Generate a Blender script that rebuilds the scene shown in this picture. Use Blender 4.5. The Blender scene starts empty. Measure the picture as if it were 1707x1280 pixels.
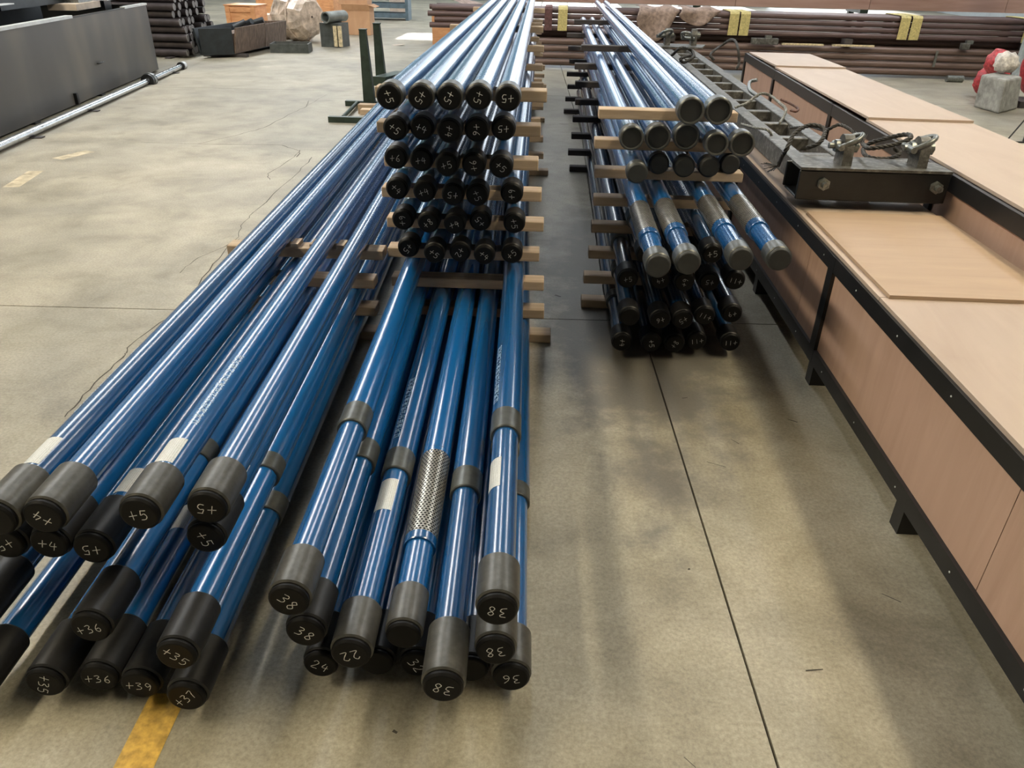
import bpy, bmesh, math, random
from mathutils import Matrix, Vector
random.seed(7)
sc = bpy.context.scene
C = sc.collection

# ------------------------------------------------------------------ camera
F, CX, CY, HC = 1250.0, 853.5, 640.0, 1.6
ROLL, VP = 0.022, (928.0, -72.0)
vY = Vector((VP[0]-CX, VP[1]-CY, F)).normalized()
vD = vY.cross(Vector((math.cos(ROLL), math.sin(ROLL), 0))).normalized()
if vD.y < 0: vD = -vD
vX = vD.cross(vY)
if vX.x < 0: vX = -vX
vU = -vD
cam_d = bpy.data.cameras.new('camera'); cam = bpy.data.objects.new('camera', cam_d); C.objects.link(cam)
cam_d.sensor_fit = 'HORIZONTAL'; cam_d.sensor_width = 36.0; cam_d.lens = F/1707*36
cam_d.clip_start = 0.05; cam_d.clip_end = 200
rt = Vector((vX.x, vY.x, vU.x)); dn = Vector((vX.y, vY.y, vU.y)); fw = Vector((vX.z, vY.z, vU.z))
M = Matrix((rt, -dn, -fw)).transposed().to_4x4(); M.translation = (0, 0, HC)
cam.matrix_world = M
sc.camera = cam

def ray(px, py):
    v = Vector((px-CX, py-CY, F))/F
    return Vector((v.dot(vX), v.dot(vY), v.dot(vU)))
def atZ(px, py, z=0.0):
    d = ray(px, py); t = (z-HC)/d.z
    return Vector((d.x*t, d.y*t, z))
def atY(px, py, y):
    d = ray(px, py); t = y/d.y
    return Vector((d.x*t, y, HC+d.z*t))
def atX(px, py, x):
    d = ray(px, py); t = x/d.x
    return Vector((x, d.y*t, HC+d.z*t))

# ------------------------------------------------------------------ light
w = bpy.data.worlds.new('sky'); sc.world = w; w.use_nodes = True
bg = w.node_tree.nodes['Background']
bg.inputs[0].default_value = (0.80, 0.90, 1.0, 1); bg.inputs[1].default_value = 3.0
sd = bpy.data.lights.new('sun', 'SUN'); sd.energy = 9.0; sd.angle = 0.01; sd.color = (1, 0.95, 0.86)
so = bpy.data.objects.new('sun', sd); C.objects.link(so)
SUN_EL = math.radians(25)
so.rotation_euler = (-(math.pi/2-SUN_EL), 0, 0)    # shines from the far end of the hall
SKYLIGHT, SKYCOL = 16.0, (0.95, 0.98, 1.0)
WARM_FILL, WARM_FILL_COL = 34.0, (1.0, 0.86, 0.60)      # glowing strips added under the roof to warm and brighten the near bay
vs = sc.view_settings
sc.display_settings.display_device = 'sRGB'
vs.view_transform = 'Standard'; vs.look = 'None'; vs.gamma = 1.0; vs.use_curve_mapping = False
vs.exposure = 0.4

# ------------------------------------------------------------------ materials
MATS = {}
def new_mat(name):
    m = bpy.data.materials.new(name); m.use_nodes = True
    nt = m.node_tree; b = nt.nodes['Principled BSDF']
    MATS[name] = m
    return m, nt, b
def mix_col(nt, fac, a, b_):
    n = nt.nodes.new('ShaderNodeMix'); n.data_type = 'RGBA'
    if fac is not None: nt.links.new(fac, n.inputs['Factor'])
    for sock, v in ((n.inputs['A'], a), (n.inputs['B'], b_)):
        if hasattr(v, 'is_output'): nt.links.new(v, sock)
        else: sock.default_value = (*v, 1)
    return n.outputs['Result']
def noise(nt, scale, detail=4, rough=0.55, vec=None, dist=0):
    n = nt.nodes.new('ShaderNodeTexNoise'); n.inputs['Scale'].default_value = scale
    n.inputs['Detail'].default_value = detail; n.inputs['Roughness'].default_value = rough
    n.inputs['Distortion'].default_value = dist
    if vec is not None: nt.links.new(vec, n.inputs['Vector'])
    return n.outputs['Fac']
def ramp(nt, fac, stops):
    r = nt.nodes.new('ShaderNodeValToRGB'); nt.links.new(fac, r.inputs['Fac'])
    e = r.color_ramp.elements
    e[0].position, e[0].color = stops[0][0], (*stops[0][1], 1)
    e[1].position, e[1].color = stops[-1][0], (*stops[-1][1], 1)
    for p, c in stops[1:-1]:
        x = e.new(p); x.color = (*c, 1)
    return r.outputs['Color']
def coords(nt, kind='Object', scale=(1, 1, 1), rot=(0, 0, 0)):
    t = nt.nodes.new('ShaderNodeTexCoord'); mp = nt.nodes.new('ShaderNodeMapping')
    mp.inputs['Scale'].default_value = scale; mp.inputs['Rotation'].default_value = rot
    nt.links.new(t.outputs[kind], mp.inputs['Vector'])
    return mp.outputs['Vector']
def wcoords(nt, scale=(1, 1, 1)):
    g = nt.nodes.new('ShaderNodeNewGeometry'); mp = nt.nodes.new('ShaderNodeMapping')
    mp.inputs['Scale'].default_value = scale
    nt.links.new(g.outputs['Position'], mp.inputs['Vector'])
    return mp.outputs['Vector']
def bump(nt, b, h, strength, dist=0.01):
    n = nt.nodes.new('ShaderNodeBump'); n.inputs['Strength'].default_value = strength
    n.inputs['Distance'].default_value = dist
    nt.links.new(h, n.inputs['Height']); nt.links.new(n.outputs['Normal'], b.inputs['Normal'])
def plain(name, col, rough=0.5, metal=0.0, var=0.12, nscale=6.0, bstr=0.0, coat=0.0, spec=None, stretch=(1, 1, 1)):
    m, nt, b = new_mat(name)
    v = coords(nt, 'Object', stretch)
    n = noise(nt, nscale, 5, 0.6, v)
    lo = tuple(max(0, c*(1-var*2)) for c in col); hi = tuple(min(1, c*(1+var*2)) for c in col)
    nt.links.new(ramp(nt, n, [(0.3, lo), (0.7, hi)]), b.inputs['Base Color'])
    b.inputs['Roughness'].default_value = rough; b.inputs['Metallic'].default_value = metal
    b.inputs['Coat Weight'].default_value = coat; b.inputs['Coat Roughness'].default_value = 0.06
    if spec is not None: b.inputs['Specular IOR Level'].default_value = spec
    if bstr: bump(nt, b, n, bstr)
    return m

def concrete():
    m, nt, b = new_mat('concrete')
    v = wcoords(nt)
    big = noise(nt, 0.55, 5, 0.6, v, 0.4)
    med = noise(nt, 2.3, 6, 0.65, v, 0.3)
    fine = noise(nt, 85, 3, 0.75, v)
    c1 = ramp(nt, med, [(0.28, (0.20, 0.178, 0.13)), (0.5, (0.33, 0.302, 0.238)), (0.72, (0.43, 0.40, 0.33))])
    c2 = ramp(nt, big, [(0.32, (0.55, 0.56, 0.58)), (0.62, (1.05, 1.04, 1.0))])
    mu = nt.nodes.new('ShaderNodeMix'); mu.data_type = 'RGBA'; mu.blend_type = 'MULTIPLY'; mu.inputs['Factor'].default_value = 0.8
    nt.links.new(c1, mu.inputs['A']); nt.links.new(c2, mu.inputs['B'])
    c3 = ramp(nt, fine, [(0.3, (0.6, 0.6, 0.6)), (0.7, (1.25, 1.25, 1.25))])
    m2 = nt.nodes.new('ShaderNodeMix'); m2.data_type = 'RGBA'; m2.blend_type = 'MULTIPLY'; m2.inputs['Factor'].default_value = 0.7
    nt.links.new(mu.outputs['Result'], m2.inputs['A']); nt.links.new(c3, m2.inputs['B'])
    # scattered oil stains
    vo = nt.nodes.new('ShaderNodeTexVoronoi'); vo.inputs['Scale'].default_value = 3.2
    vd = nt.nodes.new('ShaderNodeVectorMath'); vd.operation = 'ADD'
    nn = nt.nodes.new('ShaderNodeTexNoise'); nn.inputs['Scale'].default_value = 5
    nt.links.new(v, nn.inputs['Vector']); sc_ = nt.nodes.new('ShaderNodeVectorMath'); sc_.operation = 'SCALE'; sc_.inputs['Scale'].default_value = 0.25
    nt.links.new(nn.outputs['Color'], sc_.inputs[0]); nt.links.new(v, vd.inputs[0]); nt.links.new(sc_.outputs[0], vd.inputs[1])
    nt.links.new(vd.outputs[0], vo.inputs['Vector'])
    st = ramp(nt, vo.outputs['Distance'], [(0.10, (1, 1, 1)), (0.26, (0, 0, 0))])
    gate = ramp(nt, noise(nt, 0.9, 2, 0.5, v), [(0.52, (0, 0, 0)), (0.64, (1, 1, 1))])
    # patch between the stacks: oil stains plus the aisle's shade put into the colour
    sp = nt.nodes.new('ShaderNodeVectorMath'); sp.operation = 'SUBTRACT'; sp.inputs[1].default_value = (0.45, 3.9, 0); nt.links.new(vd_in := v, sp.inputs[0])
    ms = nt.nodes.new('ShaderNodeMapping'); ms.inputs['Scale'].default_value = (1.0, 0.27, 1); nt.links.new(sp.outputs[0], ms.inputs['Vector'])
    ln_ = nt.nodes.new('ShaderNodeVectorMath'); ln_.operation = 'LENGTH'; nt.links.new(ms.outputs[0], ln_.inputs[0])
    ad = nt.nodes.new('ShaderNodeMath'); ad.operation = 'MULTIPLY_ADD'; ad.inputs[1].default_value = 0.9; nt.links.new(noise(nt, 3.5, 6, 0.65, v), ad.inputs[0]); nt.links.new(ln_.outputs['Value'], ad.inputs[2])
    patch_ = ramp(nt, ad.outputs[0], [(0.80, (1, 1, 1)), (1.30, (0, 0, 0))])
    mm = nt.nodes.new('ShaderNodeMath'); mm.operation = 'MULTIPLY'
    nt.links.new(st, mm.inputs[0]); nt.links.new(gate, mm.inputs[1])
    m3 = nt.nodes.new('ShaderNodeMath'); m3.operation = 'MULTIPLY'; m3.inputs[1].default_value = 0.55
    nt.links.new(mm.outputs[0], m3.inputs[0])
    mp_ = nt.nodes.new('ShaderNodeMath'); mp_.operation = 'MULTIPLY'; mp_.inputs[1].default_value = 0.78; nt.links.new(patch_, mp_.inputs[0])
    soak_shade = mix_col(nt, mp_.outputs[0], m2.outputs['Result'], (0.10, 0.094, 0.085))
    nt.links.new(mix_col(nt, m3.outputs[0], soak_shade, (0.12, 0.105, 0.075)), b.inputs['Base Color'])
    rr = nt.nodes.new('ShaderNodeMapRange'); rr.inputs['To Min'].default_value = 0.38; rr.inputs['To Max'].default_value = 0.62
    nt.links.new(med, rr.inputs['Value']); nt.links.new(rr.outputs[0], b.inputs['Roughness'])
    bump(nt, b, fine, 0.10, 0.003)
    return m
concrete()

def blue_paint(name, col, rough=0.25):
    m, nt, b = new_mat(name)
    v = coords(nt, 'Object', (5, 0.6, 5))
    n = noise(nt, 1.0, 2, 0.5, v)
    oi = nt.nodes.new('ShaderNodeObjectInfo')
    lo = tuple(c*0.85 for c in col); hi = tuple(c*1.15 for c in col)
    c = ramp(nt, n, [(0.3, lo), (0.7, hi)])
    hs = nt.nodes.new('ShaderNodeHueSaturation')
    mr = nt.nodes.new('ShaderNodeMapRange'); mr.inputs['To Min'].default_value = 0.75; mr.inputs['To Max'].default_value = 1.25
    nt.links.new(oi.outputs['Random'], mr.inputs['Value']); nt.links.new(mr.outputs[0], hs.inputs['Value'])
    nt.links.new(c, hs.inputs['Color']); nt.links.new(hs.outputs[0], b.inputs['Base Color'])
    b.inputs['Roughness'].default_value = rough
    b.inputs['Specular IOR Level'].default_value = 0.1
    b.inputs['Coat Weight'].default_value = 1.0; b.inputs['Coat IOR'].default_value = 2.1; b.inputs["Coat Roughness"].default_value = 0.22
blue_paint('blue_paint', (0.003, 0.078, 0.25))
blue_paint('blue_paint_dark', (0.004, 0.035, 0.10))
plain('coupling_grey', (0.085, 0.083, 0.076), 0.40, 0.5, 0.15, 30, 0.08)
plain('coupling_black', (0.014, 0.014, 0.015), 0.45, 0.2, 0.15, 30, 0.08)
plain('coupling_bare', (0.14, 0.145, 0.14), 0.38, 0.7, 0.15, 30, 0.08)
plain('ring_grey', (0.10, 0.105, 0.10), 0.38, 0.5, 0.12, 30, 0.05)
plain('cap_black', (0.0045, 0.0045, 0.005), 0.5, 0, 0.1, 20, spec=0.18)
plain('cap_grey', (0.028, 0.030, 0.031), 0.55, 0, 0.1, 20)
plain('chalk', (0.75, 0.76, 0.74), 0.9, 0, 0.12, 300)
plain('chalk_faint', (0.42, 0.43, 0.43), 0.9, 0, 0.2, 300)
plain('stencil_paint', (0.42, 0.55, 0.68), 0.6, 0, 0.15, 200)
plain('strainer_steel', (0.42, 0.40, 0.35), 0.34, 0.85, 0.12, 40, 0.03)
plain('dark_hole', (0.006, 0.006, 0.006), 0.9)
def paper():
    m, nt, b = new_mat('paper')
    v = coords(nt, 'Object', (1, 1, 1))
    wv = nt.nodes.new('ShaderNodeTexWave'); wv.bands_direction = 'X'; wv.inputs['Scale'].default_value = 60
    wv.inputs['Distortion'].default_value = 6; wv.inputs['Detail'].default_value = 3; wv.inputs['Detail Scale'].default_value = 9
    nt.links.new(v, wv.inputs['Vector'])
    nt.links.new(ramp(nt, wv.outputs['Fac'], [(0.10, (0.38, 0.39, 0.40)), (0.35, (0.56, 0.585, 0.60))]), b.inputs['Base Color'])
    b.inputs['Roughness'].default_value = 0.6
paper()
def wood(name, a, c, scale=(30, 3, 30), rough=0.75, obj_var=0.25, big=0.0):
    m, nt, b = new_mat(name)
    v = coords(nt, 'Object', scale)
    n = noise(nt, 1.0, 6, 0.6, v, 0.8)
    col = ramp(nt, n, [(0.25, a), (0.75, c)])
    if big:
        n2 = noise(nt, 2.2, 3, 0.5, coords(nt, 'Object'), 0.5)
        col = mix_col(nt, n2, col, tuple(x*big for x in c))
    oi = nt.nodes.new('ShaderNodeObjectInfo'); hs = nt.nodes.new('ShaderNodeHueSaturation')
    mr = nt.nodes.new('ShaderNodeMapRange'); mr.inputs['To Min'].default_value = 1-obj_var; mr.inputs['To Max'].default_value = 1+obj_var
    nt.links.new(oi.outputs['Random'], mr.inputs['Value']); nt.links.new(mr.outputs[0], hs.inputs['Value'])
    nt.links.new(col, hs.inputs['Color']); nt.links.new(hs.outputs[0], b.inputs['Base Color'])
    b.inputs['Roughness'].default_value = rough
    bump(nt, b, n, 0.15, 0.002)
wood('timber', (0.34, 0.245, 0.165), (0.58, 0.45, 0.32), (3, 30, 30))
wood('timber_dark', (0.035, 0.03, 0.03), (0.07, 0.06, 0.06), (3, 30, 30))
wood('plywood_side', (0.34, 0.205, 0.15), (0.50, 0.335, 0.26), (3, 14, 1.6), 0.6, 0.06, 0.8)
wood('plywood_top', (0.37, 0.27, 0.215), (0.53, 0.43, 0.355), (5, 1.1, 5), 0.55, 0.06, 0.86)
wood('plywood_yellow', (0.34, 0.235, 0.16), (0.46, 0.335, 0.235), (2.0, 14, 10), 0.55, 0.05, 0.92)
wood('plywood_edge', (0.28, 0.20, 0.12), (0.40, 0.30, 0.19), (3, 3, 60), 0.8, 0.05)
wood('orange_crate', (0.52, 0.22, 0.09), (0.78, 0.42, 0.2), (4, 4, 12), 0.6, 0.15)
wood('cardboard', (0.48, 0.28, 0.16), (0.60, 0.37, 0.22), (6, 6, 2), 0.8, 0.1)
wood('pink_ply', (0.34, 0.20, 0.165), (0.46, 0.30, 0.25), (1.0, 8, 10), 0.7, 0.06)
plain('black_steel', (0.012, 0.013, 0.014), 0.35, 0.1, 0.2, 8, 0.02)
plain('black_frame', (0.010, 0.010, 0.011), 0.42, 0, 0.2, 8)
def worn_steel():
    m, nt, b = new_mat('worn_steel')
    v = coords(nt, 'Object')
    n = noise(nt, 26, 6, 0.7, v); n2 = noise(nt, 5, 4, 0.6, v)
    c = ramp(nt, n, [(0.33, (0.05, 0.048, 0.045)), (0.5, (0.14, 0.137, 0.13)), (0.66, (0.36, 0.355, 0.34))])
    nt.links.new(mix_col(nt, n2, c, (0.07, 0.068, 0.06)), b.inputs['Base Color'])
    b.inputs['Roughness'].default_value = 0.5; b.inputs['Metallic'].default_value = 0.3
    bump(nt, b, n, 0.2, 0.003)
worn_steel()
def tank_mat():
    m, nt, b = new_mat('tank_paint')
    v = coords(nt, 'Object', (0.9, 0.9, 0.3))
    n = noise(nt, 1.6, 2, 0.45, v)
    nt.links.new(ramp(nt, n, [(0.3, (0.055, 0.052, 0.05)), (0.55, (0.085, 0.08, 0.075)), (0.8, (0.17, 0.15, 0.12))]), b.inputs['Base Color'])
    b.inputs['Roughness'].default_value = 0.42
tank_mat()
plain('bright_edge', (0.6, 0.62, 0.63), 0.35, 0.3, 0.08)
plain('chrome_rod', (0.55, 0.56, 0.57), 0.22, 0.9, 0.1, 20)
plain('bolt_steel', (0.22, 0.23, 0.22), 0.35, 0.7, 0.2, 60)
plain('rope', (0.045, 0.042, 0.038), 0.55, 0.3, 0.3, 90, 0.2)
plain('rope_grey', (0.22, 0.22, 0.20), 0.55, 0.3, 0.3, 90, 0.2)
plain('rust', (0.10, 0.045, 0.03), 0.7, 0.2, 0.3, 40)
plain('hook_green', (0.16, 0.24, 0.18), 0.5, 0.2, 0.25, 30)
plain('purple_pipe', (0.115, 0.075, 0.075), 0.42, 0.15, 0.18, 3, stretch=(0.6, 8, 8))
plain('brown_pipe', (0.15, 0.10, 0.085), 0.42, 0.15, 0.18, 3, stretch=(0.6, 8, 8))
plain('bar_side', (0.045, 0.035, 0.037), 0.6, 0.2, 0.2, 6)
plain('bar_end', (0.26, 0.245, 0.24), 0.6, 0.3, 0.2, 12)
plain('yellow_strap', (0.55, 0.47, 0.20), 0.6, 0, 0.15, 40)
plain('maroon_cloth', (0.12, 0.06, 0.06), 0.9, 0, 0.2, 20)
plain('tarp', (0.30, 0.22, 0.185), 0.7, 0, 0.25, 14, 0.3)
plain('film', (0.55, 0.45, 0.37), 0.22, 0, 0.25, 6, 0.35)
plain('green_steel', (0.028, 0.045, 0.036), 0.4, 0.2, 0.2, 8)
plain('dark_bin', (0.020, 0.026, 0.032), 0.45, 0.1, 0.2, 6)
plain('brown_bin', (0.16, 0.115, 0.09), 0.6, 0.2, 0.25, 9, stretch=(3, 3, 0.8))
plain('tray_grey', (0.06, 0.068, 0.066), 0.5, 0, 0.2, 8)
plain('rack_blue', (0.09, 0.14, 0.18), 0.5, 0, 0.15)
plain('teal_wall', (0.10, 0.20, 0.22), 0.7, 0, 0.15, 1.5)
plain('wall_grey', (0.34, 0.36, 0.36), 0.8, 0, 0.08, 1.0)
plain('roof_grey', (0.22, 0.23, 0.24), 0.8, 0, 0.08, 1.0)
plain('pale_board', (0.55, 0.46, 0.38), 0.7, 0, 0.1)
plain('grey_pipe', (0.22, 0.24, 0.23), 0.4, 0.4, 0.15)
plain('concrete_block', (0.28, 0.275, 0.255), 0.9, 0, 0.22, 9, 0.35)
plain('pillar_paint', (0.36, 0.40, 0.41), 0.6, 0, 0.15, 12)
plain('red_bag', (0.45, 0.05, 0.06), 0.45, 0, 0.25, 30, 0.1)
plain('white_rag', (0.6, 0.56, 0.52), 0.9, 0, 0.2, 25, 0.4)
plain('cream_sack', (0.60, 0.50, 0.32), 0.8, 0, 0.2, 25, 0.2)
plain('yellow_line', (0.48, 0.30, 0.055), 0.55, 0, 0.2, 40)
plain('yellow_faded', (0.40, 0.345, 0.24), 0.6, 0, 0.2, 10)
plain('crack', (0.055, 0.05, 0.042), 0.95, 0, 0.2, 20)
plain('joint', (0.06, 0.055, 0.045), 0.95, 0, 0.3, 20)
plain('ink', (0.05, 0.04, 0.03), 0.8)
plain('steel_frame', (0.2, 0.21, 0.22), 0.5, 0.3, 0.1)
m, nt, b = new_mat('skylight_panel')
b.inputs['Base Color'].default_value = (0.8, 0.8, 0.8, 1)
b.inputs['Emission Color'].default_value = (*SKYCOL, 1); b.inputs['Emission Strength'].default_value = SKYLIGHT

m, nt, b = new_mat('skylight_clear')
b.inputs['Base Color'].default_value = (0.8, 0.8, 0.8, 1)
b.inputs['Emission Color'].default_value = (0.92, 0.97, 1, 1); b.inputs['Emission Strength'].default_value = 17.0
m, nt, b = new_mat('warm_fill_panel')
b.inputs['Base Color'].default_value = (0.8, 0.7, 0.5, 1)
b.inputs['Emission Color'].default_value = (*WARM_FILL_COL, 1); b.inputs['Emission Strength'].default_value = WARM_FILL

# ------------------------------------------------------------------ mesh helpers
class MB:
    def __init__(s): s.v = []; s.f = []; s.sm = []
    def add(s, vs, fs, smooth=False):
        o = len(s.v); s.v += [tuple(p) for p in vs]
        s.f += [tuple(i+o for i in f) for f in fs]; s.sm += [smooth]*len(fs)
        return s
    def box(s, c, d, mat=None, bev=0.0):
        x, y, z = d[0]/2, d[1]/2, d[2]/2
        if bev:
            bm = bmesh.new(); bmesh.ops.create_cube(bm, size=1)
            bmesh.ops.scale(bm, vec=d, verts=bm.verts)
            bmesh.ops.bevel(bm, geom=list(bm.edges), offset=bev, segments=1, affect='EDGES')
            vs = [v.co.copy() for v in bm.verts]; bm.verts.index_update()
            fs = [[v.index for v in f.verts] for f in bm.faces]; bm.free()
        else:
            vs = [Vector((i*x, j*y, k*z)) for i in (-1, 1) for j in (-1, 1) for k in (-1, 1)]
            fs = [(0, 1, 3, 2), (4, 6, 7, 5), (0, 4, 5, 1), (2, 3, 7, 6), (0, 2, 6, 4), (1, 5, 7, 3)]
        if mat is not None: vs = [mat @ v for v in vs]
        vs = [v+Vector(c) for v in vs]
        return s.add(vs, fs)
    def hexa(s, p):      # 8 corners: bottom 0..3 (ccw), top 4..7
        return s.add(p, [(3, 2, 1, 0), (4, 5, 6, 7), (0, 1, 5, 4), (1, 2, 6, 5), (2, 3, 7, 6), (3, 0, 4, 7)])
    def lathe(s, prof, n=28, axis='Y', c=(0, 0, 0), mat=None):
        for (y0, r0), (y1, r1) in zip(prof[:-1], prof[1:]):
            vs = []; fs = []
            for (y, r) in ((y0, r0), (y1, r1)):
                for i in range(n):
                    a = 2*math.pi*i/n
                    p = {'Y': (r*math.sin(a), y, r*math.cos(a)), 'Z': (r*math.cos(a), r*math.sin(a), y), 'X': (y, r*math.cos(a), r*math.sin(a))}[axis]
                    p = Vector(p)
                    if mat is not None: p = mat @ p
                    vs.append(p+Vector(c))
            if r0 < 1e-6: 
                vs = [vs[0]]+vs[n:]; fs = [(0, 1+i, 1+(i+1) % n) for i in range(n)]
                s.add(vs, fs, False)
            elif r1 < 1e-6:
                vs = vs[:n]+[vs[n]]; fs = [(i, n, (i+1) % n) for i in range(n)]
                s.add(vs, fs, False)
            else:
                fs = [(i, n+i, n+(i+1) % n, (i+1) % n) for i in range(n)]
                s.add(vs, fs, True)
        return s
    def cyl(s, a, b_, r, n=14, r2=None):
        a, b_ = Vector(a), Vector(b_); d = b_-a; L = d.length
        q = Vector((0, 0, 1)).rotation_difference(d.normalized()).to_matrix()
        r2 = r if r2 is None else r2
        return s.lathe([(0, 0), (0, r), (L, r2), (L, 0)], n, 'Z', a, q)
    def sweep(s, pts, r, n=8, closed=False, caps=True):
        pts = [Vector(p) for p in pts]; N = len(pts)
        rr = r if hasattr(r, '__len__') else [r]*N
        t = [(pts[min(i+1, N-1)]-pts[max(i-1, 0)]).normalized() for i in range(N)]
        u = t[0].orthogonal().normalized(); vs = []; fr = []
        for i in range(N):
            u = (u-t[i]*u.dot(t[i])).normalized(); w_ = t[i].cross(u)
            fr.append((u.copy(), w_))
            for k in range(n):
                a = 2*math.pi*k/n
                vs.append(pts[i]+(u*math.cos(a)+w_*math.sin(a))*rr[i])
        fs = [(i*n+k, i*n+(k+1) % n, (i+1)*n+(k+1) % n, (i+1)*n+k) for i in range(N-1) for k in range(n)]
        s.add(vs, fs, True)
        if caps:
            s.add(vs[:n], [tuple(reversed(range(n)))]); s.add(vs[-n:], [tuple(range(n))])
        return s
    def rope(s, ctrl, r=0.012, strands=3, pitch=0.08, res=10):
        pts = catmull(ctrl, res); N = len(pts)
        t = [(pts[min(i+1, N-1)]-pts[max(i-1, 0)]).normalized() for i in range(N)]
        u = t[0].orthogonal().normalized(); L = 0; lanes = [[] for _ in range(strands)]
        for i in range(N):
            if i: L += (pts[i]-pts[i-1]).length
            u = (u-t[i]*u.dot(t[i])).normalized(); w_ = t[i].cross(u)
            for k in range(strands):
                a = 2*math.pi*(L/pitch+k/strands)
                lanes[k].append(pts[i]+(u*math.cos(a)+w_*math.sin(a))*r*0.52)
        for ln in lanes: s.sweep(ln, r*0.56, 6)
        return pts
    def build(s, name, mat, parent=None, mw=None):
        me = bpy.data.meshes.new(name); me.from_pydata(s.v, [], s.f)
        me.polygons.foreach_set('use_smooth', s.sm)
        ms = mat if isinstance(mat, (list, tuple)) else [mat]
        for x in ms: me.materials.append(MATS[x])
        me.update()
        o = bpy.data.objects.new(name, me); C.objects.link(o)
        if parent is not None: o.parent = parent
        if mw is not None: o.matrix_world = mw
        return o
def catmull(ctrl, res=10):
    c = [Vector(p) for p in ctrl]; c = [c[0]*2-c[1]]+c+[c[-1]*2-c[-2]]
    out = []
    for i in range(1, len(c)-2):
        p0, p1, p2, p3 = c[i-1:i+3]
        for k in range(res):
            t = k/res
            out.append(0.5*((2*p1)+(p2-p0)*t+(2*p0-5*p1+4*p2-p3)*t*t+(3*p1-p0-3*p2+p3)*t**3))
    out.append(c[-2]); return out
def thing(name, label, cat, loc=(0, 0, 0), rz=0.0, group=None):
    o = bpy.data.objects.new(name, None); C.objects.link(o); o.empty_display_size = 0.1
    o.location = loc; o.rotation_euler = (0, 0, rz); o['label'] = label; o['category'] = cat
    if group: o['group'] = group
    return o
def tag(o, label, cat, group=None):
    o['label'] = label; o['category'] = cat
    if group: o['group'] = group
    return o
def struct(o, label=None, cat=None):
    o['kind'] = 'structure'
    if label: o['label'] = label
    if cat: o['category'] = cat
    return o
ORD = ['nearest', 'second', 'third', 'fourth', 'fifth', 'sixth', 'seventh', 'eighth', 'ninth', 'tenth', 'eleventh', 'twelfth']

# ------------------------------------------------------------------ hall
GRID = math.radians(2.0)           # the slab grid lies slightly askew to the crates
gx = Vector((math.cos(GRID), math.sin(GRID), 0)); gy = Vector((-math.sin(GRID), math.cos(GRID), 0))
g0 = Vector((0.50, 3.50, 0))       # a joint crossing
floor = MB().box((0, 11, -0.12), (36, 50, 0.2)).build('floor', 'joint')
struct(floor, 'grey concrete workshop floor of large slabs with cracks and oil stains', 'floor')
us = [-20, -12.6, -6.2, 0, 6.4, 12.8, 20]; vs_ = [-17, -8.5, -2.5, 0, 7.05, 12.0, 18.2, 25, 33]
J = 0.0035
for i in range(len(us)-1):
    for j in range(len(vs_)-1):
        c = []
        for (u, v) in ((us[i]+J, vs_[j]+J), (us[i+1]-J, vs_[j]+J), (us[i+1]-J, vs_[j+1]-J), (us[i]+J, vs_[j+1]-J)):
            c.append(g0+gx*u+gy*v)
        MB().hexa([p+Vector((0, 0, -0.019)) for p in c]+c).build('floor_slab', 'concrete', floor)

def ribbon(pts, width, z=0.0008):
    m = MB(); P = [Vector((p.x, p.y, z)) for p in pts]; vs = []
    for i, p in enumerate(P):
        t = (P[min(i+1, len(P)-1)]-P[max(i-1, 0)]).normalized(); n_ = Vector((-t.y, t.x, 0))
        ww = width*random.uniform(0.5, 1.25) if width < 0.05 else width
        vs += [p+n_*ww/2, p-n_*ww/2]
    m.add(vs, [(2*i, 2*i+1, 2*i+3, 2*i+2) for i in range(len(P)-1)])
    return m
def jag(px, n=5, amp=0.011):
    W = [atZ(*p) for p in px]; out = []
    for a, b_ in zip(W[:-1], W[1:]):
        for k in range(n):
            q = a.lerp(b_, k/n)
            out.append(q+Vector((random.uniform(-amp, amp), random.uniform(-amp, amp), 0)) if k else q)
    return out+[W[-1]]
for px, wd in (
    ([(108, 695), (150, 650), (205, 596), (212, 580), (300, 515), (312, 505)], 0.006),
    ([(312, 505), (355, 440), (398, 395), (405, 372), (425, 352), (500, 285), (520, 262)], 0.006),
    ([(235, 237), (330, 240), (470, 242), (500, 252), (494, 262)], 0.008),
    ([(330, 240), (400, 224), (440, 213), (490, 187), (510, 178), (515, 168)], 0.007),
    ([(450, 300), (446, 290), (490, 262), (500, 250), (560, 250)], 0.005),
    ([(300, 455), (330, 430), (400, 398)], 0.004),
    ([(510, 178), (545, 157), (600, 148)], 0.004)):
    ribbon(jag(px), wd).build('crack', 'crack', floor)
# painted lane line, seen again between the pipes on the left
a = atZ(246, 1280); d_ = (atZ(246, 1280)-atZ(266, 1195)).normalized()
a0 = atZ(268, 1186)
ln = MB(); dirv = gy; nrm = gx*0.045
ln.add([a0-dirv*1.6-nrm, a0-dirv*1.6+nrm, a0+dirv*0.05+nrm, a0+dirv*0.05-nrm], [(0, 1, 2, 3)])
ln.v = [(x, y, 0.001) for x, y, z in ln.v]
ln.build('painted_line', 'yellow_line', floor)
for (x0, y0, x1, y1) in ((18, 312, 60, 285), (95, 265, 150, 252), (590, 52, 640, 50)):
    p, q = atZ(x0, y0), atZ(x1, y1)
    ribbon([p, p.lerp(q, .5), q], 0.12, 0.0006).build('worn_paint', 'yellow_faded', floor)

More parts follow.
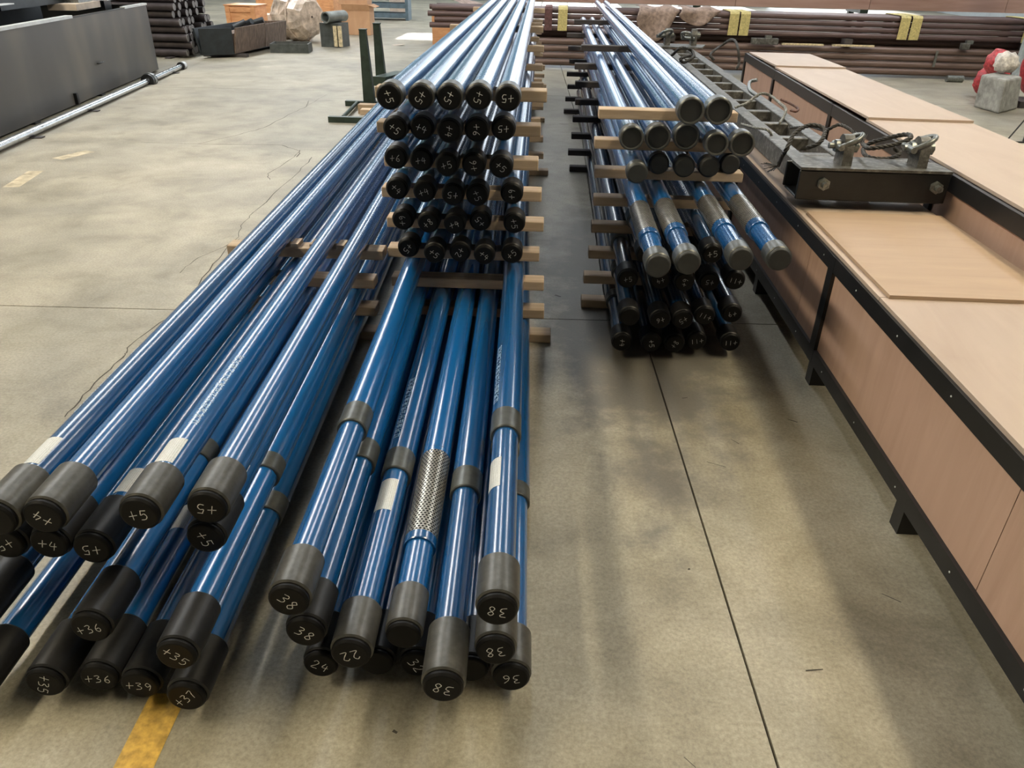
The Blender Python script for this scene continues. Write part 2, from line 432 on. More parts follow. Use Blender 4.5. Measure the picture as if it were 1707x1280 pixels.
for px, wd in (([(1137, 664), (1146, 663)], .006), ([(1178, 770), (1210, 779)], .004), ([(1313, 699), (1329, 704)], .005), ([(1218, 732), (1232, 740)], .003), ([(1147, 950), (1150, 948)], .006), ([(1343, 1118), (1372, 1116)], .004), ([(935, 495), (925, 492)], .012), ([(1470, 990), (1502, 1004)], .003), ([(655, 1218), (662, 1222)], .008), ([(1140, 1262), (1160, 1280)], .003)):
    ribbon([atZ(*px[0]), atZ(*px[0]).lerp(atZ(*px[1]), .5), atZ(*px[1])], wd, .0011).build('scuff', 'crack', floor)
HX0, HX1, HY0, HY1, HZ = -15.0, 15.0, -11.0, 34.0, 9.0
wl = struct(MB().box((HX0-0.1, (HY0+HY1)/2, HZ/2), (0.2, HY1-HY0, HZ)).build('wall_left', 'wall_grey'), 'grey side wall of the hall behind the steel tank', 'wall')
wr = struct(MB().box((HX1+0.1, (HY0+HY1)/2, HZ/2), (0.2, HY1-HY0, HZ)).build('wall_right', 'wall_grey'), 'grey side wall of the hall beyond the brown pipes', 'wall')
wb = struct(MB().box((0, HY0-0.1, HZ/2), (HX1-HX0, 0.2, HZ)).build('wall_back', 'wall_grey'), 'grey end wall of the hall opposite the windows', 'wall')
cl = struct(MB().box((0, (HY0+HY1)/2, HZ+0.1), (HX1-HX0, HY1-HY0, 0.2)).build('ceiling', 'roof_grey'), 'grey sheet roof of the hall with long skylights', 'ceiling')
for sx, sw, y0, y1, mt in ((-7.5, 1.2, 5, 33, 0), (-0.6, .4, 5, 33, 0), (8.0, .7, 5, 33, 0),
                           (-7.5, 1.15, -2.5, 4.9, 1), (5.5, .8, -2.5, 4.9, 1)):  # this row: added warm fill strips, not skylights
    MB().box((sx, (y0+y1)/2, HZ-0.02), (sw, y1-y0, 0.03)).build('skylight_and_fill', 'warm_fill_panel' if mt else 'skylight_panel', cl)
# far wall with open window bays (teal dado on the left half)
wf = struct(bpy.data.objects.new('wall_far', None)); C.objects.link(wf); wf['label'] = 'far end wall of the hall with tall door-like openings'; wf['category'] = 'wall'
def wall_rect(x0, x1, z0, z1, mat='wall_grey'):
    MB().box(((x0+x1)/2, HY1+0.1, (z0+z1)/2), (x1-x0, 0.2, z1-z0)).build('wall_panel', mat, wf)
holes = [(-3.35, -2.45, 7.0, 7.75), (-1.5, 2.5, .06, 6.4), (3.5, 7.5, .06, 6.4), (8.5, 13.5, .06, 6.4)]
wall_rect(HX0, -6.5, 0, HZ, 'teal_wall'); wall_rect(-6.5, -4.7, 0, 8.42, 'teal_wall'); wall_rect(-6.5, -4.7, 8.88, HZ, 'teal_wall'); wall_rect(-4.7, -3.35, 0, HZ, 'teal_wall'); wall_rect(-3.35, -2.45, 0, 7.0, 'teal_wall'); wall_rect(-3.35, -2.45, 7.75, HZ, 'teal_wall'); wall_rect(-2.45, -1.5, 0, HZ, 'teal_wall')
for (x0, x1), nx in (((-1.5, 2.5), 3.5), ((3.5, 7.5), 8.5), ((8.5, 13.5), HX1)):
    wall_rect(x0, x1, 0, .06); wall_rect(x0, x1, 6.4, HZ); wall_rect(x1, nx, 0, HZ)
    for t in (0.25, 0.5, 0.75):
        MB().box((x0+(x1-x0)*t, HY1+0.05, 3.23), (0.07, 0.07, 6.34)).build('mullion', 'steel_frame', wf)

# ------------------------------------------------------------------ pipes
STROKES = {
 '+': [[(0.0, .45), (1.0, .55)], [(.52, .95), (.45, .05)]],
 'x': [[(0.05, .1), (.95, .85)], [(.15, .9), (.8, .1)]],
 '1': [[(.5, 1), (.5, 0)]],
 '2': [[(.1, .8), (.4, 1), (.8, .8), (.6, .45), (.1, .05), (.9, .0)]],
 '3': [[(.1, .95), (.6, 1), (.75, .8), (.35, .55), (.8, .4), (.7, .1), (.1, .0)]],
 '4': [[(.35, 1), (.1, .45), (.9, .5)], [(.65, .85), (.6, 0)]],
 '5': [[(.25, 1), (.2, .55), (.6, .62), (.85, .35), (.6, .05), (.1, .05)], [(.25, 1), (.9, .98)]],
 '6': [[(.75, 1), (.3, .65), (.1, .25), (.4, 0), (.75, .15), (.6, .45), (.15, .35)]],
 '7': [[(.05, .9), (.85, 1), (.55, .5), (.4, 0)]],
 '8': [[(.8, .9), (.45, 1), (.2, .8), (.45, .55), (.8, .25), (.5, 0), (.15, .2), (.4, .5), (.75, .75), (.8, .9)]],
 '9': [[(.8, .8), (.45, 1), (.15, .75), (.4, .5), (.8, .75), (.75, .4), (.55, 0)]],
 '0': [[(.5, 1), (.15, .6), (.3, .05), (.7, .05), (.85, .6), (.5, 1)]],
}
def chalk_mark(txt, size, rot, y, parent, faint=False):
    m = MB(); cw, gap = size*0.72, size*0.2
    tot = len(txt)*cw+(len(txt)-1)*gap; x = -tot/2
    ca, sa = math.cos(rot), math.sin(rot); hw = size*0.04
    for ch in txt:
        for st in STROKES[ch]:
            pts = [Vector((x+p[0]*cw+random.uniform(-.03, .03)*size, (p[1]-.5)*size+random.uniform(-.03, .03)*size, 0)) for p in st]
            if len(pts) > 2: pts = catmull(pts, 4)
            vs = []
            for i, p in enumerate(pts):
                t = (pts[min(i+1, len(pts)-1)]-pts[max(i-1, 0)]).normalized(); n_ = Vector((-t.y, t.x, 0))*hw*random.uniform(.7, 1.1)
                for q in (p+n_, p-n_):
                    vs.append((q.x*ca-q.y*sa, y, q.x*sa+q.y*ca))
            N = len(pts)
            m.add(vs, [(2*i, 2*i+1, 2*i+3, 2*i+2) for i in range(N-1)])
        x += cw+gap
    o = m.build('chalk_mark', 'chalk_faint' if faint else 'chalk', parent)
    return o
def patch(y0, y1, a0, a1, r, n=10):
    m = MB(); vs = []
    for y in (y0, y1):
        for i in range(n+1):
            a = a0+(a1-a0)*i/n; vs.append((r*math.sin(a), y, r*math.cos(a)))
    m.add(vs, [(i, n+1+i, n+2+i, i+1) for i in range(n)], True)
    return m
txt_cache = {}
def stencil(body, size, y0, ang, r, parent):
    """lettering along +Y, wrapped on the tube, letter tops toward -X"""
    c = bpy.data.curves.new('stencil', 'FONT'); c.body = body; c.size = size; c.resolution_u = 2; c.space_character = 1.12
    o = bpy.data.objects.new('stencil', c); C.objects.link(o)
    dg = bpy.context.evaluated_depsgraph_get(); dg.update()
    me = o.evaluated_get(dg).to_mesh()
    vs = []; 
    for v in me.vertices:
        a = ang-(v.co.y-size*0.35)/r
        vs.append((r*math.sin(a), y0+v.co.x, r*math.cos(a)))
    fs = [tuple(p.vertices) for p in me.polygons]
    m = MB().add(vs, fs)
    bpy.data.objects.remove(o, do_unlink=True)
    return m.build('stencil_lettering', 'stencil_paint', parent)
STEN = '辽河油田分公司采油工艺研究院'

def strainer(y0, y1, r, parent):
    na = 26; cell = 2*math.pi*r/na; nr = max(4, int(round((y1-y0)/(cell*0.86)))); h = (y1-y0)/nr
    m = MB(); hr = 0.33*cell
    P = lambda s, y: (r*math.sin(s/r), y, r*math.cos(s/r))
    for j in range(nr):
        yc = y0+(j+.5)*h
        for i in range(na):
            sc_ = (i+(0.5 if j % 2 else 0))*cell
            out = [(-1, -1), (0, -1), (1, -1), (1, 0), (1, 1), (0, 1), (-1, 1), (-1, 0)]
            vs = [P(sc_+a*cell/2, yc+b_*h/2) for a, b_ in out]+[P(sc_+math.cos(math.atan2(b_, a))*hr, yc+math.sin(math.atan2(b_, a))*hr) for a, b_ in out]
            m.add(vs, [(k, (k+1) % 8, 8+(k+1) % 8, 8+k) for k in range(8)], False)
    o = m.build('perforated_sleeve', 'strainer_steel', parent)
    MB().lathe([(y0-.001, r*0.80), (y1+.001, r*0.80)], 20).build('sleeve_core', 'dark_hole', o)
    return o

PITCH, TH, RT, RB = 0.136, 0.044, 0.039, 0.0452   # layer pitch, bearer height, tube and barrel radius
ZR = [TH+RT+.0008+PITCH*k for k in range(9)]
def yaw_of(vpx):
    d = ray(vpx, VP[1]+(vpx-VP[0])*0.02)
    return -math.atan2(d.x, d.y)
def make_pipe(px, py, k, vpx, length, label, cat='pipe', group=None, R=None, CR=0.049, CL=0.125, cmat='coupling_black', capmat='cap_black',
              mark=None, mrot=0.0, msize=0.027, mfaint=False, ring=None, front=None, strain=None, sticker=None, text=None, recess=False, blue='blue_paint', name='coated_pipe', step=True):
    if R is None: R = RB if ring else (.0435 if strain else RT)
    z = PITCH*k+TH+R+.0014
    p = atZ(px, py, z); rz = yaw_of(vpx)
    t = thing(name, label, cat, (p.x, p.y, p.z), rz, group)
    s_ = 1/math.cos(rz)
    loc = lambda q, zz: (atZ(q[0], q[1], zz).y-p.y)*s_
    cl0 = 0.015
    # coupling with chamfered lips
    n = 32
    m = MB().lathe([(cl0, CR-0.010), (cl0, CR-0.004), (cl0+0.004, CR), (cl0+CL-0.006, CR), (cl0+CL, CR-0.005), (cl0+CL, R*0.8)], n)
    cp = m.build('coupling', cmat, t)
    if recess:
        MB().lathe([(cl0, CR-0.010), (cl0+0.012, CR-0.012), (cl0+0.012, 0)], n).build('end_cap', capmat, t)
        mk_y = cl0+0.0105
        MB().lathe([(cl0+.002, CR-.004), (cl0-.002, CR-.006), (cl0-.002, CR-.010), (cl0+.002, CR-.012)], n).build('end_rim', cmat, t)
    else:
        cr = CR-0.004
        MB().lathe([(cl0+0.006, cr-.003), (cl0, cr-.003), (cl0-0.004, cr), (0.006, cr), (0.001, cr-0.004), (0.0, cr-0.007), (0.0, 0)], n).build('end_cap', capmat, t)
        mk_y = -0.0006
    if mark: chalk_mark(mark, msize, mrot, mk_y, t, mfaint)
    y = cl0+CL
    end_r = R
    if ring:
        y_lip, y_back = loc(ring[0], z+R), loc(ring[1], z+R)
        fr = .0375
        MB().lathe([(y-.01, fr), (y_lip+.02, fr)], n).build('front_tube', blue, t)
        MB().lathe([(y_lip, fr-.001), (y_lip, R-.002), (y_lip+.003, R+.0008), (y_back, R+.0008), (y_back+.002, R-.001)], n).build('joint_ring', 'ring_grey', t)
        y = y_back
    elif strain:
        y_lip, y_s0, y_s1 = [loc(q, z+R) for q in strain]
        fr = .0375
        MB().lathe([(y-.01, fr), (y_lip+.02, fr)], n).build('front_tube', blue, t)
        MB().lathe([(y_lip, fr-.001), (y_lip, R-.001), (y_lip+.003, R+.0005), (y_s0, R+.0005)], n).build('sleeve_collar', blue, t)
        strainer(y_s0, y_s1, R+.0005, t)
        MB().lathe([(y_s1, R+.0005), (y_s1+.02, R+.0005), (y_s1+.022, R)], n).build('sleeve_collar', blue, t)
        y = y_s1+.02
    MB().lathe([(y-.005, R), (length, R), (length, R*.86), (length-.3, R*.86)], n).build('tube', blue, t)
    if sticker:
        d0, L, ang, half, rr = sticker
        patch(d0, d0+L, math.radians(ang-half), math.radians(ang+half), rr+.0006).build('paper_label', 'paper', t)
    if text:
        stencil(STEN, text[2] if len(text) > 2 else 0.026, text[0], math.radians(text[1]), R+.0007, t)
    return t

# tall middle stack, upper rows (front to back ~9 m); chalk marks read from the photograph
d2r = math.radians
RX = {
 8: [(647.8, 161.4), (700.6, 162.4), (748.4, 162.4), (797.2, 162.4), (846, 164.3)],
 7: [(657.8, 215.1), (702.6, 214.1), (748.4, 219.1), (794.2, 217.1), (839, 215.1)],
 6: [(658.8, 263.8), (701.6, 267.8), (744.4, 275.8), (789.2, 275.8), (835, 278.8)],
 5: [(660.8, 315.6), (706.6, 320.6), (754.4, 325.6), (795.2, 326.6), (853, 323.6)],
 4: [(670.7, 367.4), (713.5, 372.4), (757.4, 374.4), (800.2, 369.4), (857, 373.4)],
 3: [(679.7, 414.2), (723.5, 423.2), (766.3, 421.2), (807.2, 426.2), (853, 424.2)]}
RM = {8: [('+5', -75), ('+5', -125), ('+5', -120), ('+5', -110), ('+5', 180)], 7: [('+5', -40), ('+4', -20), ('+4', -100), ('+6', -90), ('+5', 180)],
      6: [('+6', 0), ('+4', 5), ('+5', 15), ('+6', 100), ('+5', -40)], 5: [('+4', -45), ('+4', 20), ('+5', 175), ('+5', -70), ('+9', 90)],
      4: [('+9', 90), ('+8', 40), ('+4', 20), ('+5', 130), ('+5', -80)], 3: [('+5', -130), ('+5', -40), ('+2', -120), ('+4', -40), ('+5', 40)]}
ROWN = {8: 'top row', 7: 'second row', 6: 'third row', 5: 'fourth row', 4: 'fifth row', 3: 'sixth row'}
CNT = ['at its far side', 'second from its far side', 'in the middle', 'second from the aisle', 'beside the aisle']
CNTW = ['farthest from the aisle', 'fourth from the aisle', 'in the middle', 'second from the aisle', 'beside the aisle']
VP_R = 905
for k, row in RX.items():
    for i, (px, py) in enumerate(row):
        mk, mr = RM[k][i]
        make_pipe(px, py, k, VP_R, 9.0+random.uniform(-.1, .1), f'capped blue pipe chalked {mk}, {ROWN[k]} of the tall stack, {CNTW[i]}',
                  group='capped pipes of the tall middle stack', CR=.0462, mark=mk, mrot=d2r(mr), msize=0.025, mfaint=(k not in (8, 7)), CL=0.085,
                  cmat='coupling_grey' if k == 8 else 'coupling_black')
# tall stack, lower rows that reach far forward
VP_C = 882
def cpipe(k, px, py, lab, **kw):
    kw.setdefault('cmat', 'coupling_grey')
    return make_pipe(px, py, k, VP_C, 10.8, lab, group='long pipes under the tall stack', **kw)
cpipe(2, 480, 1003.5, 'long blue pipe chalked 38, grey coupling highest under the tall stack, toward the low stack', mark='38', mrot=d2r(-50), ring=((588, 698), (597, 668)))
cpipe(2, 828.6, 1019.6, 'long lettered blue pipe with paper label, cap 38, uppermost pipe along the aisle', mark='38', mrot=d2r(170), ring=((845.6, 708), (845.6, 677)), sticker=(.40, .13, -50, 38, .0375), text=(.83, -52))
cpipe(1, 507.9, 1056, 'long blue pipe chalked 38, tucked under the highest grey coupling', mark='38', mrot=d2r(-40), ring=((614, 758), (625, 729)), cmat='coupling_black')
cpipe(1, 584, 1093, 'long lettered blue pipe with white paper label, cap chalked 22, beside perforated pipe', mark='22', mrot=d2r(200), ring=((665, 777), (670, 744)), sticker=(.47, .14, -12, 42, .0375), text=(.82, -28))
cpipe(1, 671.9, 1062, 'long blue pipe with bare perforated steel sleeve and plain unmarked cap', CR=.045, strain=((705, 895), (707, 882), (719, 748)))
cpipe(1, 737.8, 1148.5, 'long blue pipe chalked 38 whose grey coupling reaches farthest forward on the floor', mark='38', mrot=d2r(160), ring=((778, 808), (781, 775)), CL=.15)
cpipe(1, 825.7, 1087, 'blue pipe with cap chalked 38 directly beneath the labelled aisle pipe', mark='38', mrot=d2r(190), ring=((846, 735), (847, 712)))
cpipe(0, 534, 1110, 'blue pipe with dark cap chalked 24 lowest toward the low stack', mark='24', mrot=d2r(-30), CR=.046, cmat='coupling_black')
cpipe(0, 627, 1107, 'blue pipe with unmarked dark cap under the perforated pipe', CR=.046, cmat='coupling_black')
cpipe(0, 694, 1109, 'blue pipe with dark cap chalked 32 low behind the farthest-forward coupling', mark='32', mrot=d2r(-60), CR=.046, cmat='coupling_black')
cpipe(0, 785, 1118, 'blue pipe with plain dark cap low between coupling and aisle pipes', CR=.046, cmat='coupling_black')
cpipe(0, 852, 1132, 'blue pipe with cap chalked 36 lowest beside the aisle', mark='36', mrot=d2r(185), ring=((878, 822), (878, 800)))

# low stack on the left
VP_L = 868
def lpipe(k, px, py, lab, **kw):
    kw.setdefault('cmat', 'coupling_black')
    return make_pipe(px, py, k, VP_L, 9.6, lab, group='pipes of the low stack', **kw)
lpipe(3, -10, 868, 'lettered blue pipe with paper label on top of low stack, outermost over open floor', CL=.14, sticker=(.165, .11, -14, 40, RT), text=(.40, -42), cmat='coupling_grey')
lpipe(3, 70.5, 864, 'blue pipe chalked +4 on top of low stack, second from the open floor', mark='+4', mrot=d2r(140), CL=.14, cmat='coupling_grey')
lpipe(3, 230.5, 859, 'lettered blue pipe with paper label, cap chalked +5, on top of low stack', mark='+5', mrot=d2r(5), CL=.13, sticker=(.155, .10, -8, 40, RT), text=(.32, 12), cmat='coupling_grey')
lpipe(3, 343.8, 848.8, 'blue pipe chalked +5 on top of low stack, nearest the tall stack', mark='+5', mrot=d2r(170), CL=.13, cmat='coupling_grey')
lpipe(2, 7.5, 908, 'blue pipe chalked +5 below the outermost top pipe of low stack', mark='+5', mrot=d2r(-160), CL=.14)
lpipe(2, 80, 908, 'blue pipe chalked +4 under the second top pipe of low stack', mark='+4', mrot=d2r(-15), CL=.14)
lpipe(2, 152.4, 916.8, 'blue pipe with paper label, cap chalked +5, second layer of low stack', mark='+5', mrot=d2r(180), CL=.14, sticker=(.175, .10, 0, 40, RT))
lpipe(2, 341, 899, 'blue pipe chalked +5 right below the top pipe nearest the tall stack', mark='+5', mrot=d2r(-70), CL=.14, sticker=(.17, .10, 20, 30, RT))
lpipe(1, -45, 1030, 'blue pipe with dark coupling low at the outer edge of low stack', CL=.16)
lpipe(1, 148.5, 1048.5, 'blue pipe chalked +36 lying over two lower pipes of low stack', mark='+36', mrot=d2r(15), msize=.024, CL=.15, ring=((352, 752), (360, 728)))
lpipe(1, 292.5, 1094.5, 'blue pipe chalked +35 with greenish black coupling, third layer near tall stack', mark='+35', mrot=d2r(-45), msize=.024, CL=.14, ring=((455, 775), (462, 752)))
lpipe(0, -60, 1165, 'blue pipe with grey band, bottom layer of low stack, outermost', CL=.17)
lpipe(0, 72.8, 1140.6, 'blue pipe chalked +35 at bottom of low stack, under the +36 pipe', mark='+35', mrot=d2r(-110), msize=.024, CL=.15)
lpipe(0, 163.3, 1131.7, 'blue pipe chalked +36 at bottom of low stack, between +35 and +39', mark='+36', mrot=d2r(0), msize=.024, CL=.15, sticker=(.5, .11, -10, 38, RT))
lpipe(0, 231.7, 1143.5, 'blue pipe chalked +39 at bottom of low stack', mark='+39', mrot=d2r(-5), msize=.024, CL=.15, sticker=(.5, .11, 8, 38, RT))
lpipe(0, 308.9, 1164, 'blue pipe chalked +37 at bottom of low stack, over the yellow line', mark='+37', mrot=d2r(40), msize=.024, CL=.14, ring=((470, 845), (476, 818)))

# right stack
VP_Q = 928
def qpipe(k, px, py, lab, L=7.2, **kw):
    kw.setdefault('cmat', 'coupling_bare')
    return make_pipe(px, py, k, VP_Q, L, lab, group='pipes of the stack beside the crates', **kw)
for i, (px, py) in enumerate([(1153, 186.4), (1199.7, 186.4)]):
    qpipe(7, px, py, 'blue pipe with big bare coupling, top of the stack by the crates, ' + ('toward the aisle', 'toward the crates')[i], 8.6, CR=.058, CL=.075, recess=True, capmat='cap_grey')
for i, (px, py, cr) in enumerate([(1053.7, 231.7, .055), (1097.7, 230.5, .058), (1145.6, 229, .060), (1196, 241.8, .052), (1238.8, 241.8, .056)]):
    qpipe(6, px, py, 'blue pipe with bare unmarked coupling, second row by the crates, ' + CNTW[::-1][i].replace('aisle', 'aisle'), CR=cr, CL=.07, recess=True, capmat='cap_grey')
for i, (px, py) in enumerate([(1062.5, 289.7), (1099, 274.6), (1141.8, 279.6), (1183.4, 279.6), (1217.4, 274.6)]):
    qpipe(5, px, py, 'blue pipe with plain dark cap, third row by the crates, ' + CNTW[::-1][i], CR=.049, CL=.06, capmat='cap_grey', cmat='coupling_black' if i else 'coupling_bare')
for i, (px, py, st) in enumerate([(1097.4, 444.6, ((1080, 384), (1078, 378), (1055, 333))), (1147.8, 439.6, ((1128, 377), (1126, 370), (1101, 329))),
                                  (1236, 433.3, ((1213, 371), (1211, 364), (1184, 324))), (1300.2, 433.3, ((1261, 369), (1259, 362), (1228, 323)))]):
    qpipe(4, px, py, 'blue pipe with perforated steel sleeve and bare coupling, ' + ('nearest the aisle', 'second from the aisle', 'second from the crates', 'nearest the crates')[i],
          7.9, CR=.048, CL=.085, strain=st, capmat='cap_grey')
for i, (px, py, mk) in enumerate([(1078, 425, None), (1130, 428, None), (1188, 424, '+5'), (1237, 426, None)]):
    qpipe(3, px, py, 'dark pipe half hidden under the perforated pipes, ' + ('nearest the aisle', 'second from the aisle', 'third from the aisle', 'nearest the crates')[i],
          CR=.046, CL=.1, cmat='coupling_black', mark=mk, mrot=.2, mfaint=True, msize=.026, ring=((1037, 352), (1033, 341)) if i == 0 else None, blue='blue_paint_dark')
QL = {2: [(1047, 466, '+5'), (1101, 468, '+4'), (1141.5, 471, '+9'), (1183, 471, '+5'), (1226, 468.5, '+11')],
      1: [(1049.6, 529, None), (1101, 534, '+6'), (1139, 534, '+5'), (1175.5, 527.6, '+11'), (1220.9, 523.9, '+9')],
      0: [(1037, 571.7, '+4'), (1086, 573, '+5'), (1125, 574, '+8'), (1161.7, 569, '+11'), (1218, 571.7, '+11')]}
QR = {2: [10, 200, 80, 175, 170], 1: [0, 200, 215, 160, 190], 0: [-90, -80, 60, 190, 185]}
RINGS = {(2, 0): ((1030, 391), (1026, 380)), (0, 0): ((1013, 490), (1010, 480)), (1, 0): ((1020, 440), (1017, 430))}
for k, row in QL.items():
    for i, (px, py, mk) in enumerate(row):
        qpipe(k, px, py, f"dark capped pipe {'chalked '+mk if mk else 'without mark'}, {('bottom row', 'second row from floor', 'third row from floor')[k]} by the crates, {CNTW[::-1][i]}",
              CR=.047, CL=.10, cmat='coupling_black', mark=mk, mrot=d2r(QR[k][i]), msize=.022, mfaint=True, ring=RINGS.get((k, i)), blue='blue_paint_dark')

# ------------------------------------------------------------------ timber bearers between the layers
def bearer(x0, x1, y, k, rz, label, group, mat='timber', wdt=0.085, cleats=()):
    L = x1-x0; cx = (x0+x1)/2
    bz = PITCH*k
    t = MB().box((0, 0, TH/2), (L, wdt, TH), bev=0.003).build('timber_bearer', mat)
    t.location = (cx, y, bz); t.rotation_euler = (0, 0, rz)
    tag(t, label, 'timber', group)
    for cxx in cleats:
        MB().box((cxx-cx, 0.0, TH+0.009), (0.032, wdt*0.9, 0.018)).build('cleat', mat, t)
    return t
LAY = ['on the floor', 'under the second layer', 'under the third layer', 'under the fourth layer', 'under the fifth layer', 'under the sixth layer', 'under the seventh layer', 'under the eighth layer', 'under the top layer']
SUP = ['front support', 'second support', 'third support', 'last support']
yr = yaw_of(VP_R); 
FRX = [(.012), (-.023), (-.03), (-.056), (-.042), (-.056), (-.075), (-.07), (-.05)]
for s_i, yy in enumerate((3.235, 6.4, 8.7, 11.2)):
    for k in range(9):
        sh = (yy-3.2)*math.tan(-yr)
        xr = FRX[k]+0.045+random.uniform(-.012, .012)+sh*-1 if False else FRX[k]+0.035-(yy-3.2)*math.tan(yr)+(random.uniform(-.02, .02) if s_i else 0)
        xl = (-.70 if k > 2 else -.685)-(yy-3.2)*math.tan(yr)*1.0-(0.06 if s_i else 0)+random.uniform(-.015, .015)
        cle = [] if not (s_i == 0 and k == 3) else [-.53, -.42, -.33, -.22]
        bearer(xl, xr, yy+random.uniform(-.02, .02), k, yr*0.6, f'timber bearer {LAY[k]} of the tall stack, {SUP[s_i]}', 'timber bearers of the tall stack', cleats=())
yl = yaw_of(VP_L)
lx = sorted(atZ(px, py, ZR[3]).x-(3.19-atZ(px, py, ZR[3]).y)*math.tan(yl) for px, py in ((-10, 868), (70.5, 864), (230.5, 859), (343.8, 848.8)))
CLE = [(lx[0]+lx[1])/2, lx[1]+RT+.022, lx[2]-RT-.022, lx[2]+RT+.022]
CLE = [c_ for c_ in CLE[1:]]
for s_i, yy in enumerate((3.19, 6.6, 9.6)):
    for k in range(4):
        dx = -(yy-3.2)*math.tan(yl)
        cle = CLE if (k == 3 and s_i == 0) else []
        bearer(-1.44+dx+random.uniform(-.02, .02), -.715+dx-(0.05 if k < 3 else 0)-(.05 if s_i else 0), yy+random.uniform(-.015, .015), k, 0.0, f'timber bearer {LAY[k]} of the low stack, {SUP[s_i]}', 'timber bearers of the low stack', cleats=cle)
QXL = [.225, .23, .245, .25, .25, .245, .235, .225]
for s_i, yy in enumerate((3.68, 6.55, 9.3)):
    for k in range(8):
        xl = QXL[k]-(.05, .08, .10)[s_i]+0.03+random.uniform(-.015, .015)*(1 if s_i else 0)
        xr = .93 if k < 7 else .86
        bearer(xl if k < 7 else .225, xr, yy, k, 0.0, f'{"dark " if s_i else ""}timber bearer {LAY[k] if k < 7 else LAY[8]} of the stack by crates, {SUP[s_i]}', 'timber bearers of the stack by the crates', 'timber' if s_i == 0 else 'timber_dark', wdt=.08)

# ------------------------------------------------------------------ framed plywood crates
def crate(name, label, origin, rz, length, width, top, rail, posts, seams, feet, zb):
    """local +Y runs along the crate, local x=0 is the face toward the pipes"""
    t = thing(name, label, 'crate', origin, rz)
    hr = rail
    for sx, fx in ((0, 1), (width, -1)):
        for z0 in (zb, top-hr):
            MB().box((sx+fx*0.0125, length/2, z0+hr/2), (0.025, length, hr)).build('top_rail' if z0 > zb else 'bottom_rail', 'black_frame', t)
        for py in posts:
            MB().box((sx+fx*0.0125, py, (zb+top)/2), (0.027, 0.06, top-zb)).build('post', 'black_frame', t)
        bb = [0]+sorted(seams)+[length]
        for a_, b_ in zip(bb[:-1], bb[1:]):
            MB().box((sx+fx*0.02, (a_+b_)/2, (zb+hr+top-hr)/2), (0.012, b_-a_-0.003, top-zb-2*hr+.02)).build('side_panel', 'plywood_side', t)
    for ey in (0.012, length-0.012):
        MB().box((width/2, ey, zb+hr/2), (width-.06, 0.025, hr)).build('end_rail', 'black_frame', t)
        MB().box((width/2, ey, top-hr/2), (width-.06, 0.025, hr)).build('end_rail', 'black_frame', t)
        MB().box((width/2, ey, (zb+top)/2), (width-.06, 0.012, top-zb-2*hr)).build('end_panel', 'plywood_side', t)
    for fy in feet:
        MB().box((width/2, fy, zb/2), (width, 0.06, zb)).build('foot', 'black_frame', t)
    return t
C1X = 1.176; CT1 = .566
c1 = crate('plywood_crate', 'long low plywood crate in black steel frame carrying the lifting beam', (C1X, -.35, 0), 0, 9.6, .66, CT1, .062,
           [0.03, 1.45, 3.32, 5.15, 7.0, 8.85, 9.57], [1.88, 3.62, 5.15, 7.0, 8.85], [.4, 1.35, 2.31, 3.28, 4.3, 5.3, 6.3, 7.3, 8.3, 9.2], .09)
for i in range(24):
    MB().lathe([(0, .0035), (.0015, .003), (.0015, 0)], 8, 'X', (-.0015, .3+i*.39, CT1-.031), Matrix.Scale(-1, 3, (1, 0, 0))).build('rivet', 'bright_edge', c1)
    MB().lathe([(0, .0035), (.0015, .003), (.0015, 0)], 8, 'X', (-.0015, .42+i*.39, .121), Matrix.Scale(-1, 3, (1, 0, 0))).build('rivet', 'bright_edge', c1)
def sheet(parent, x0, x1, y0, y1, z0, z1, th=.014, mat='plywood_top', name='lid_sheet'):
    m = MB().hexa([(x0, y0, z0), (x1, y0, z0), (x1, y1, z1), (x0, y1, z1), (x0, y0, z0+th), (x1, y0, z0+th), (x1, y1, z1+th), (x0, y1, z1+th)])
    return m.build(name, mat, parent)
sheet(c1, .012, .655, 0, 2.86, CT1, CT1)
sheet(c1, .012, .655, 2.865, 5.3, CT1, CT1)
sheet(c1, .012, .655, 5.305, 7.7, CT1, CT1)
sheet(c1, .012, .655, 7.705, 9.6, CT1, CT1)
loose = sheet(None, 1.215, 1.828, 2.50, 3.50, CT1+.0145, CT1+.0145, .013, 'plywood_yellow', 'plywood_sheet')
tag(loose, 'loose yellowish plywood sheet lying on the low crate in front of the lifting beam', 'plywood')
c2o = Vector((1.848, 2.3, 0)); c2r = -0.031
CT2 = .75
c2 = crate('plywood_crate', 'taller plywood crate in black steel frame behind the low crate', c2o, c2r, 6.52, .62, CT2, .075,
           [0.03, 1.5, 3.3, 5.1, 6.49], [1.5, 3.3, 5.1], [.5, 1.9, 3.4, 4.9, 6.2], .09)
bd = [(0.0, 2.66, 0), (2.63, 5.22, 1), (5.19, 6.45, 1)]
for a_, b_, up in bd:
    sheet(c2, .03, .655 - .01*random.random(), a_, b_, CT2+(.016 if up else 0.001), CT2+.001, .014)

# ------------------------------------------------------------------ lifting beam on the low crate
BZ = CT1+.0145
lb = thing('lifting_beam', 'worn black steel lifting beam with lugs lying along the low crate', 'lifting beam', (1.5, 3.6, BZ))
def lbox(nm, c, d, mat='worn_steel', bev=.004, m=None): return MB().box(c, d, m, bev).build(nm, mat, lb)
LBY = 6.0
for sx in (-.205, .045):
    lbox('side_rail', (sx+.02, .12+LBY/2, .075), (.085, LBY, .11))
for i in range(13):
    lbox('cross_bar', (-.06, .62+i*.44, .085), (.17, .07, .07))
